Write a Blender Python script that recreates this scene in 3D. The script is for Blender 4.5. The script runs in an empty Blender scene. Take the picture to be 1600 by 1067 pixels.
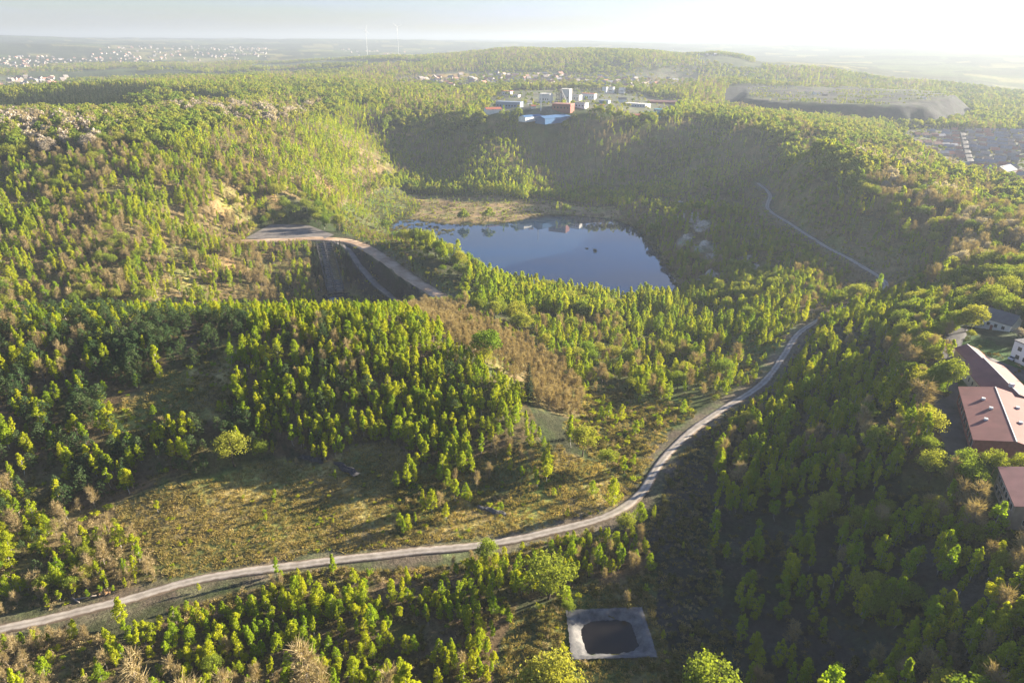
import bpy, math, random, numpy as np
from mathutils import Matrix, Vector

# ------------------------------------------------------------------ camera
SC = bpy.context.scene
COL = SC.collection
W0, H0, FPX = 1600.0, 1067.0, 1067.0
CAM_Z, PITCH, ROLL = 120.0, math.radians(23.8), math.radians(0.4)
cam_d = bpy.data.cameras.new('camera')
cam_d.sensor_width = 36.0
cam_d.lens = 36.0 * FPX / W0
cam_d.clip_start = 0.5
cam_d.clip_end = 60000.0
cam = bpy.data.objects.new('camera', cam_d)
COL.objects.link(cam)
CAM_R = Matrix.Rotation(math.pi / 2 - PITCH, 3, 'X') @ Matrix.Rotation(ROLL, 3, 'Z')
cam.matrix_world = Matrix.Translation((0, 0, CAM_Z)) @ CAM_R.to_4x4()
SC.camera = cam

# ------------------------------------------------------------------ sky, sun, exposure
SUN_AZ, SUN_EL = math.radians(66.0), math.radians(14.2)      # azimuth clockwise from the view direction (+Y)
world = bpy.data.worlds.new('World')
SC.world = world
world.use_nodes = True
wn, wl = world.node_tree.nodes, world.node_tree.links
wn.clear()
w_out = wn.new('ShaderNodeOutputWorld')
w_bg = wn.new('ShaderNodeBackground')
w_sky = wn.new('ShaderNodeTexSky')
w_sky.sky_type = 'NISHITA'
w_sky.sun_disc = False
w_sky.sun_elevation = SUN_EL
w_sky.sun_rotation = SUN_AZ
w_sky.altitude = 300
w_sky.air_density = 1.2
w_sky.dust_density = 0.7
w_sky.ozone_density = 3.5
w_bg.inputs['Strength'].default_value = 0.05
# thin stratus streaks drawn by direction
w_tc = wn.new('ShaderNodeTexCoord')
w_map = wn.new('ShaderNodeMapping')
w_map.inputs['Scale'].default_value = (2.2, 2.2, 26.0)
w_noi = wn.new('ShaderNodeTexNoise')
w_noi.inputs['Scale'].default_value = 1.6
w_noi.inputs['Detail'].default_value = 5.0
w_ramp = wn.new('ShaderNodeValToRGB')
w_ramp.color_ramp.elements[0].position = 0.42
w_ramp.color_ramp.elements[1].position = 0.70
w_ramp.color_ramp.elements[1].color = (0.55, 0.55, 0.55, 1)
w_mix = wn.new('ShaderNodeMixRGB')
w_mix.inputs['Color2'].default_value = (2.7, 3.0, 3.0, 1)
wl.new(w_tc.outputs['Generated'], w_map.inputs['Vector'])
wl.new(w_map.outputs['Vector'], w_noi.inputs['Vector'])
wl.new(w_noi.outputs['Fac'], w_ramp.inputs['Fac'])
wl.new(w_ramp.outputs['Color'], w_mix.inputs['Fac'])
wl.new(w_sky.outputs['Color'], w_mix.inputs['Color1'])
w_bw = wn.new('ShaderNodeRGBToBW')
w_sc = wn.new('ShaderNodeVectorMath')
w_sc.operation = 'SCALE'
w_sc.inputs[0].default_value = (1.02, 1.05, 1.06)
wl.new(w_sky.outputs['Color'], w_bw.inputs[0])
wl.new(w_bw.outputs[0], w_sc.inputs['Scale'])
wl.new(w_sc.outputs[0], w_mix.inputs['Color2'])
w_tint = wn.new('ShaderNodeMixRGB')
w_tint.blend_type = 'MULTIPLY'
w_tint.inputs['Fac'].default_value = 1.0
w_tint.inputs['Color2'].default_value = (0.74, 0.79, 1.08, 1)
wl.new(w_mix.outputs['Color'], w_tint.inputs['Color1'])
wl.new(w_tint.outputs['Color'], w_bg.inputs['Color'])
wl.new(w_bg.outputs['Background'], w_out.inputs['Surface'])

sun_d = bpy.data.lights.new('sun', 'SUN')
sun_d.energy = 5.0
sun_d.angle = math.radians(0.6)
sun_d.color = (1.0, 0.89, 0.72)
sun = bpy.data.objects.new('sun', sun_d)
COL.objects.link(sun)
SUN_V = Vector((math.sin(SUN_AZ) * math.cos(SUN_EL), math.cos(SUN_AZ) * math.cos(SUN_EL), math.sin(SUN_EL)))
sun.rotation_euler = SUN_V.to_track_quat('Z', 'Y').to_euler()
sun.location = SUN_V * 800

SC.view_settings.view_transform = 'Standard'
SC.view_settings.look = 'None'
SC.view_settings.gamma = 1.0
SC.view_settings.exposure = 2.4
SC.render.engine = 'CYCLES'
SC.cycles.max_bounces = 5
SC.cycles.diffuse_bounces = 3
SC.cycles.glossy_bounces = 2
SC.cycles.transmission_bounces = 3
SC.cycles.volume_bounces = 0
SC.cycles.use_denoising = True

HAZE_DENSITY = 0.00018
HAZE_ANISO = 0.20

# ------------------------------------------------------------------ pixel <-> world
CR = np.array(CAM_R)
def ray_dirs(px, py):
    px = np.asarray(px, float); py = np.asarray(py, float)
    d = np.stack([(px - W0 / 2) / FPX, -(py - H0 / 2) / FPX, -np.ones_like(px)], -1)
    return d @ CR.T
def atz(px, py, z):
    """the point on the pixel's ray at height z"""
    d = ray_dirs(px, py)
    t = (np.asarray(z, float) - CAM_Z) / d[..., 2]
    return np.stack([d[..., 0] * t, d[..., 1] * t, np.broadcast_to(np.asarray(z, float), t.shape)], -1)
def project(x, y, z):
    p = np.stack([x, y, np.asarray(z) - CAM_Z], -1) @ CR
    w = np.maximum(-p[..., 2], 1e-3)
    return W0 / 2 + p[..., 0] / w * FPX, H0 / 2 - p[..., 1] / w * FPX, -p[..., 2]

# ------------------------------------------------------------------ numpy helpers
def sstep(a, b, x):
    t = np.clip((x - a) / (b - a), 0, 1)
    return t * t * (3 - 2 * t)
def vnoise(x, y, seed=0):
    x = np.asarray(x, float); y = np.asarray(y, float)
    xi = np.floor(x).astype(np.int64); yi = np.floor(y).astype(np.int64)
    fx = x - xi; fy = y - yi
    fx = fx * fx * (3 - 2 * fx); fy = fy * fy * (3 - 2 * fy)
    def h(a, b):
        n = (a * 374761393 + b * 668265263 + seed * 974634541) & 0x7fffffff
        n = ((n ^ (n >> 13)) * 1274126177) & 0x7fffffff
        n = (n ^ (n >> 16)) & 0xffff
        return n / 65535.0
    a = h(xi, yi); b = h(xi + 1, yi); c = h(xi, yi + 1); d = h(xi + 1, yi + 1)
    return (a * (1 - fx) + b * fx) * (1 - fy) + (c * (1 - fx) + d * fx) * fy
def fbm(x, y, oct=4, seed=0):
    s = 0; a = 0.5; n = 0
    for i in range(oct):
        s = s + a * vnoise(x * 2 ** i, y * 2 ** i, seed + i * 17); n += a; a *= 0.5
    return s / n
def seg_dist(x, y, pts):
    """distance to a polyline and the interpolated third coordinate there"""
    best = np.full(x.shape, 1e12); zz = np.zeros(x.shape)
    for i in range(len(pts) - 1):
        ax, ay, az = pts[i]; bx, by, bz = pts[i + 1]
        dx, dy = bx - ax, by - ay
        t = np.clip(((x - ax) * dx + (y - ay) * dy) / (dx * dx + dy * dy + 1e-9), 0, 1)
        d = np.hypot(x - ax - t * dx, y - ay - t * dy)
        m = d < best
        best = np.where(m, d, best); zz = np.where(m, az + t * (bz - az), zz)
    return best, zz
def in_poly(x, y, poly):
    c = np.zeros(x.shape, bool); n = len(poly)
    for i in range(n):
        x0, y0 = poly[i][:2]; x1, y1 = poly[(i + 1) % n][:2]
        if y0 == y1: continue
        c ^= ((y0 > y) != (y1 > y)) & (x < (x1 - x0) * (y - y0) / (y1 - y0) + x0)
    return c
def poly_sd(x, y, poly):
    pts = [(p[0], p[1], 0.0) for p in poly]
    d, _ = seg_dist(x, y, pts + [pts[0]])
    return np.where(in_poly(x, y, poly), -d, d)
def smooth_line(pts, step=3.0):
    """Catmull-Rom through pts"""
    P = [np.array(p, float) for p in pts]
    P = [2 * P[0] - P[1]] + P + [2 * P[-1] - P[-2]]
    out = []
    for i in range(1, len(P) - 2):
        n = max(2, int(np.linalg.norm(P[i + 1] - P[i]) / step))
        for k in range(n):
            t = k / n
            out.append(0.5 * ((2 * P[i]) + (P[i + 1] - P[i - 1]) * t + (2 * P[i - 1] - 5 * P[i] + 4 * P[i + 1] - P[i + 2]) * t * t
                              + (3 * P[i] - P[i - 1] - 3 * P[i + 1] + P[i + 2]) * t ** 3))
    out.append(P[-2])
    return [tuple(p) for p in out]

# ------------------------------------------------------------------ terrain: heights read off the photograph
LAKE_Z = -40.0
CP = [  # (pixel x, pixel y, ground height)
 # foreground flat
 (0,1067,2),(300,1067,0),(700,1067,0),(1000,1067,0),(60,970,.6),(300,905,0),(600,860,0),(800,838,0),(985,785,0),(450,790,1),
 (250,820,1.5),(620,760,1.5),(780,730,1.5),(900,720,0.5),(960,690,-.5),(960,1000,-.5),(860,900,0),
 # heap on the left
 (0,502,24),(200,500,24),(400,500,24),(600,502,22),(690,545,18),(770,600,13),(825,650,7),(850,700,3),
 (100,600,21),(300,610,19),(500,600,18),(650,600,15),(730,650,9),(100,690,13),(300,690,11),(500,680,9),(650,700,5),(40,790,6),(200,765,4),(440,722,4),
 # valley behind the heap
 (640,478,-18),(760,480,-12),(880,600,-6),(900,560,-12),(960,620,-5),(900,645,-1),(985,665,-1.5),(1000,560,-15),(1100,560,-12),(1150,505,-17),
 (1000,495,-31),(850,478,-31),(800,455,-36),(850,447,-39),(1000,467,-39),
 # road side
 (1060,690,0),(1190,600,-1),(1250,515,-3),
 # hollow with the chute, track and platform
 (400,372,-11),(470,372,-11),(530,462,-31),(420,440,-23),(300,450,-14),(100,460,-6),(0,475,-4),
 # hillside on the left
 (0,400,8),(0,300,26),(0,240,42),(0,205,50),(200,400,2),(200,300,24),(200,235,42),(200,195,48),(350,400,-8),(350,330,6),(400,270,20),(400,205,36),(400,172,40),
 (500,320,-6),(500,270,8),(520,205,24),(520,168,32),(600,172,28),(600,262,-14),(560,320,-24),(560,350,-26),
 (100,182,40),(100,150,45),(350,150,44),(480,140,38),
 # far shore, marsh and the pit's back wall
 (640,340,-39.5),(640,300,-38),(750,320,-39.2),(850,318,-39.2),(700,292,-37),(700,262,-30),(600,220,0),(620,192,18),(750,255,-26),(750,218,6),(750,192,22),
 (850,258,-26),(850,218,6),(850,192,24),(950,280,-31),(950,222,6),(950,192,24),(1050,250,-15),(1050,205,16),(1050,188,24),(1150,260,-5),(1150,215,20),
 # pit's right wall, rim, road bench
 (1060,420,-37),(1100,400,-33),(1150,450,-27),(1200,400,-22),(1250,450,-17),(1075,335,-22),(1150,330,-15),(1060,300,-24),
 (1290,290,12),(1230,262,17),(1420,340,6),(1480,400,1),(1340,330,4),(1440,440,2),(1340,478,-4),(1280,492,-6),
 (1450,478,6),(1480,520,13),(1600,480,16),(1600,560,20),(1600,700,20),(1600,800,18),(1520,620,19),(1470,700,19),(1510,780,15),(1400,600,14),(1330,620,6),(1250,650,2),
 (1150,710,0),(1350,800,7),(1200,850,1.5),(1450,900,13),(1600,950,20),(1300,1000,3),(1550,1067,15),(1100,1000,-.5),(1150,1067,0),(1080,800,0),
 # right plateau and lower town
 (1600,420,10),(1600,350,6),(1450,300,8),(1600,290,0),(1500,240,-2),(1400,262,8),(1350,220,12),(1250,192,12),(1200,186,6),(1430,192,0),(1550,180,-6),(1600,135,-8),
 # middle distance
 (780,152,27),(830,148,27),(780,180,25),(900,148,27),(740,174,25),(700,165,27),(850,165,27),(1000,165,26),(700,140,26),(900,130,28),(1050,120,30),(1150,130,18),(600,120,30),
]
CPW = [  # polar (bearing in degrees, distance, height) for what the photo hides or where it fades
 (-40,1700,14),(-33,1750,16),(-25,1700,34),(-15,1700,34),(-38,2600,6),(-30,2600,10),(-20,2800,22),(-10,2600,40),(0,2900,82),(4,2800,84),(8,2900,76),(14,3000,70),(18,2800,60),
 (-5,2200,44),(5,2100,46),(12,2100,44),(24,2200,20),(32,2200,-6),(40,2000,-8),(24,1900,10),(17,1900,30),
 (-38,4500,40),(-28,4200,14),(-18,4200,20),(-8,4200,24),(4,4500,30),(14,4500,26),(24,4300,20),(34,4200,10),
 (-38,7000,96),(-26,7000,86),(-15,7500,84),(-4,7500,82),(8,7500,84),(18,7500,80),(28,7500,84),(38,7000,80),
 (-38,12000,108),(-20,12000,106),(0,12000,106),(20,12000,112),(38,12000,118),
 (60,100,26),(60,160,27),(75,250,27),(60,300,18),(90,130,22),(50,110,22),(60,600,5),(75,1000,0),(60,2500,0),(-60,120,4),(-60,300,16),(-60,600,40),(-75,1000,45),(-60,2500,30),  # unseen ground right of the view is raised to shade the slope
 (120,60,10),(-120,60,3),(180,60,2),(-180,60,2),(120,500,15),(-120,500,15),(180,500,5),(-180,500,5),(120,8000,60),(-120,8000,60),(180,8000,60),(-180,8000,60),(65,8000,70),(-65,8000,80),
 (0,20,0),(90,20,4),(-90,20,1),(180,20,0),(-180,20,0),(0,60,0),(30,60,6),(-35,60,2),
 (0,20000,110),(40,20000,110),(-40,20000,110),(100,20000,100),(-100,20000,100),
]
# ------------------------------------------------------------------ features cut into the terrain (pixel x, pixel y, height)
def pz(rows):
    return [tuple(float(c) for c in (atz(*r) if len(r) == 3 else r[1:])) for r in rows]
ROAD = smooth_line(pz([(-120,1003,.9),(-40,988,.8),(60,970,.6),(200,935,.4),(320,903,.2),(480,880,.1),(640,862,0),(760,850,0),(880,825,0),(955,803,0),(1003,768,0),
    (1030,725,0),(1070,682,0),(1120,645,0),(1190,600,-1),(1225,555,-2),(1255,515,-3),('w',178,340,-8),(1385,447,-14),(1340,412,-14),(1290,385,-14),(1235,350,-14),
    (1200,326,-13.5),(1203,304,-12),(1184,286,-10)]))
TRACK = smooth_line(pz([(360,378,-11),(440,375,-11),(500,373,-11),(548,378,-12),(580,392,-12.5),(612,412,-13),(650,440,-14.5),(705,473,-17)]))
LANE = smooth_line(pz([(520,376,-11.5),(545,390,-14),(563,416,-20),(590,446,-25),(622,470,-28)]))
PLATFORM = pz([(384,372,-11),(424,350,-11),(482,352,-11),(522,367,-11),(502,375,-11),(440,376,-11)])
LAKE = pz([(612,352,LAKE_Z),(622,345,LAKE_Z),(640,343,LAKE_Z),(672,347,LAKE_Z),(700,351,LAKE_Z),(740,352,LAKE_Z),(775,350,LAKE_Z),(812,345,LAKE_Z),(850,337,LAKE_Z),(905,337,LAKE_Z),(960,343,LAKE_Z),
    (990,354,LAKE_Z),(1020,385,LAKE_Z),(1045,420,LAKE_Z),(1062,450,LAKE_Z),(1060,470,LAKE_Z),(1000,472,LAKE_Z),(920,468,LAKE_Z),(850,456,LAKE_Z),(770,450,LAKE_Z),(700,432,LAKE_Z),(668,410,LAKE_Z),(640,395,LAKE_Z),(612,374,LAKE_Z)])
POOL_Z = -31.5
POOL = pz([(508,458,POOL_Z),(545,456,POOL_Z),(556,470,POOL_Z),(545,482,POOL_Z),(510,482,POOL_Z),(498,470,POOL_Z)])
BASIN_Z = -0.4
BASIN = pz([(884,954,BASIN_Z),(1003,949,BASIN_Z),(1027,1027,BASIN_Z),(893,1031,BASIN_Z)])
DUMP_Z = 25.0
DUMP = pz([(1165,154,DUMP_Z),(1205,160,DUMP_Z),(1260,162,DUMP_Z),(1335,165,DUMP_Z),(1400,166,DUMP_Z),(1440,166,DUMP_Z),(1480,156,DUMP_Z),(1490,150,DUMP_Z),(1450,141,DUMP_Z),(1330,135,DUMP_Z),(1240,135,DUMP_Z),(1165,139,DUMP_Z)])
TERRACE = pz([(655,172,27),(720,178,27),(710,166,28),(650,165,28)])

cw = pz(CP) + [(math.sin(math.radians(a)) * r, math.cos(math.radians(a)) * r, z) for a, r, z in CPW]
cw += [p for p in ROAD[::6]] + [p for p in TRACK[::6]] + [p for p in LANE[::6]]
cw = np.array(cw)
def lp(x, y):
    r = np.maximum(np.hypot(x, y), 1.0)
    return np.stack([np.arctan2(x, y), np.log(r)], -1)
def rbf_fit(q, z, lam=2e-4):
    n = len(q)
    d = np.linalg.norm(q[:, None] - q[None], axis=-1)
    K = np.where(d > 0, d * d * np.log(d + 1e-12), 0)
    K[np.arange(n), np.arange(n)] += lam
    P = np.concatenate([np.ones((n, 1)), q], 1)
    A = np.block([[K, P], [P.T, np.zeros((3, 3))]])
    return np.linalg.solve(A, np.concatenate([z, np.zeros(3)]))
Q = lp(cw[:, 0], cw[:, 1])
RW = rbf_fit(Q, cw[:, 2])
def rbf(x, y):
    q = lp(x, y)
    out = RW[-3] + q[..., 0] * RW[-2] + q[..., 1] * RW[-1]
    for i in range(len(Q)):
        d2 = (q[..., 0] - Q[i, 0]) ** 2 + (q[..., 1] - Q[i, 1]) ** 2
        out = out + RW[i] * 0.5 * d2 * np.log(d2 + 1e-12)
    return out

def height(x, y):
    r = np.hypot(x, y)
    h = rbf(x, y)
    h = np.clip(h, -60, 140)
    amp = 0.5 + np.clip(r - 150, 0, 3000) * 0.0035
    sc = 1 / (10 + np.clip(r, 0, 4000) * 0.05)
    h = h + amp * 2 * (fbm(x * sc, y * sc, 4, 3) - 0.5)
    h = h + 30 * sstep(2600, 5500, r) * (fbm(x / 900, y / 900, 3, 9) - 0.5) * 2
    # gullies and ledges on the steep pit walls
    wall = sstep(-36, -24, h) * sstep(14, 2, h) * sstep(60, 110, x) * sstep(330, 400, y) * sstep(900, 780, y)
    h = h + wall * (5.0 * (fbm(x / 22, y / 22, 4, 31) - 0.5) + 2.5 * (np.abs(fbm(x / 9, y / 14, 3, 47) - 0.5)) * 2)
    # slag tip
    sd = poly_sd(x, y, DUMP)
    top = DUMP_Z + 1.6 * (fbm(x / 40, y / 40, 3, 5) - .5) * 2 + 2 * sstep(.58, .75, fbm(x / 60, y / 30, 2, 77)) * sstep(10, -30, sd)
    h = np.where(sd < 80, np.maximum(h, top - np.maximum(sd + 16 * (fbm(x / 30, y / 30, 3, 8) - .5), 0) * (.45 + .5 * fbm(x / 18, y / 18, 2, 9))), h)
    # lake bed and shore
    sd = poly_sd(x, y, LAKE) + 5 * (fbm(x / 9, y / 9, 3, 21) - 0.5)
    h = np.where(sd > 0, np.maximum(h, LAKE_Z + 0.25 + 0.02 * np.minimum(sd, 30)), h)
    b = sstep(26, 0, sd)
    h = h * (1 - b) + (LAKE_Z + 0.12 * np.maximum(sd, 0) + 0.02) * b
    h = np.where(sd < 0, LAKE_Z + np.maximum(sd * 0.25, -4.0), h)
    # pool in the hollow
    sd = poly_sd(x, y, POOL) + 2 * (fbm(x / 5, y / 5, 2, 22) - 0.5)
    b = sstep(10, 0, sd)
    h = h * (1 - b) + (POOL_Z + .15) * b
    h = np.where(sd < 0, POOL_Z + np.maximum(sd * 0.3, -2.0), h)
    # platform
    sd = poly_sd(x, y, PLATFORM); b = np.where(h > -11.15, sstep(34, 0, sd), sstep(6, 0, sd))
    h = h * (1 - b) + -11.15 * b
    # lanes
    for line, wid, soft in ((LANE, 3.6, 3.0), (TRACK, 4.6, 3.5), (ROAD, 3.4, 6.0)):
        d, z = seg_dist(x, y, line)
        b = sstep(wid + soft, wid, d)
        h = h * (1 - b) + (z - 0.22) * b
    # school terrace
    sd = poly_sd(x, y, YARD); b = sstep(10, 0, sd)
    h = h * (1 - b) + 19.6 * b
    # basin hole
    sd = poly_sd(x, y, BASIN); b = sstep(5, 1, sd)
    h = h * (1 - b) + (BASIN_Z - .12) * b
    h = np.where(sd < -1.2, h - sstep(1.2, 3.5, -sd) * 3.0, h)
    return h
YARD = pz([(1478,530,19.6),(1520,520,19.6),(1640,560,19.6),(1760,640,19.6),(1700,900,19.6),(1570,800,19.6),(1500,700,19.6),(1470,600,19.6)])

# polar grid, dense inside the view
th = np.concatenate([np.arange(-180, -80, 4.0), np.arange(-80, -44, 1.0), np.arange(-44, 44, 0.2), np.arange(44, 80, 1.0), np.arange(80, 180.1, 4.0)])
TH = np.radians(th)
LR = np.concatenate([[math.log(0.5), math.log(10), math.log(25), math.log(45)], np.linspace(math.log(60), math.log(1500), 320), np.linspace(math.log(1500), math.log(22000), 71)[1:]])
gT, gL = np.meshgrid(TH, LR)
gR = np.exp(gL)
GX, GY = np.sin(gT) * gR, np.cos(gT) * gR
GH = height(GX.ravel(), GY.ravel()).reshape(GX.shape)
GH[0, :] = GH[1, :].mean()
def gz(x, y):
    """height of the built ground sheet"""
    x = np.asarray(x, float); y = np.asarray(y, float)
    t = np.arctan2(x, y); l = np.log(np.maximum(np.hypot(x, y), 0.6))
    i = np.clip(np.searchsorted(TH, t) - 1, 0, len(TH) - 2); j = np.clip(np.searchsorted(LR, l) - 1, 0, len(LR) - 2)
    a = (t - TH[i]) / (TH[i + 1] - TH[i]); b = np.clip((l - LR[j]) / (LR[j + 1] - LR[j]), 0, 1)
    return (GH[j, i] * (1 - a) + GH[j, i + 1] * a) * (1 - b) + (GH[j + 1, i] * (1 - a) + GH[j + 1, i + 1] * a) * b
_ts = np.exp(np.linspace(math.log(60), math.log(21000), 1500))
def at(px, py):
    """the ground point seen at a pixel (vectorised)"""
    px = np.atleast_1d(np.asarray(px, float)); py = np.atleast_1d(np.asarray(py, float))
    out = []
    for a, b in zip(px, py):
        d = ray_dirs(a, b); d = d / np.linalg.norm(d)
        P = d[None] * _ts[:, None]; P[:, 2] += CAM_Z
        under = P[:, 2] < gz(P[:, 0], P[:, 1])
        k = int(np.argmax(under)) if under.any() else len(_ts) - 1
        lo, hi = _ts[max(k - 1, 0)], _ts[k]
        for _ in range(14):
            m = (lo + hi) / 2; p = d * m
            if p[2] + CAM_Z < gz(p[0], p[1]): hi = m
            else: lo = m
        p = d * hi
        out.append((p[0], p[1], float(gz(p[0], p[1]))))
    return np.array(out)
def at1(px, py):
    return tuple(float(c) for c in at(px, py)[0])
def wpoly(pix):
    return [tuple(p) for p in at([p[0] for p in pix], [p[1] for p in pix])]

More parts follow.
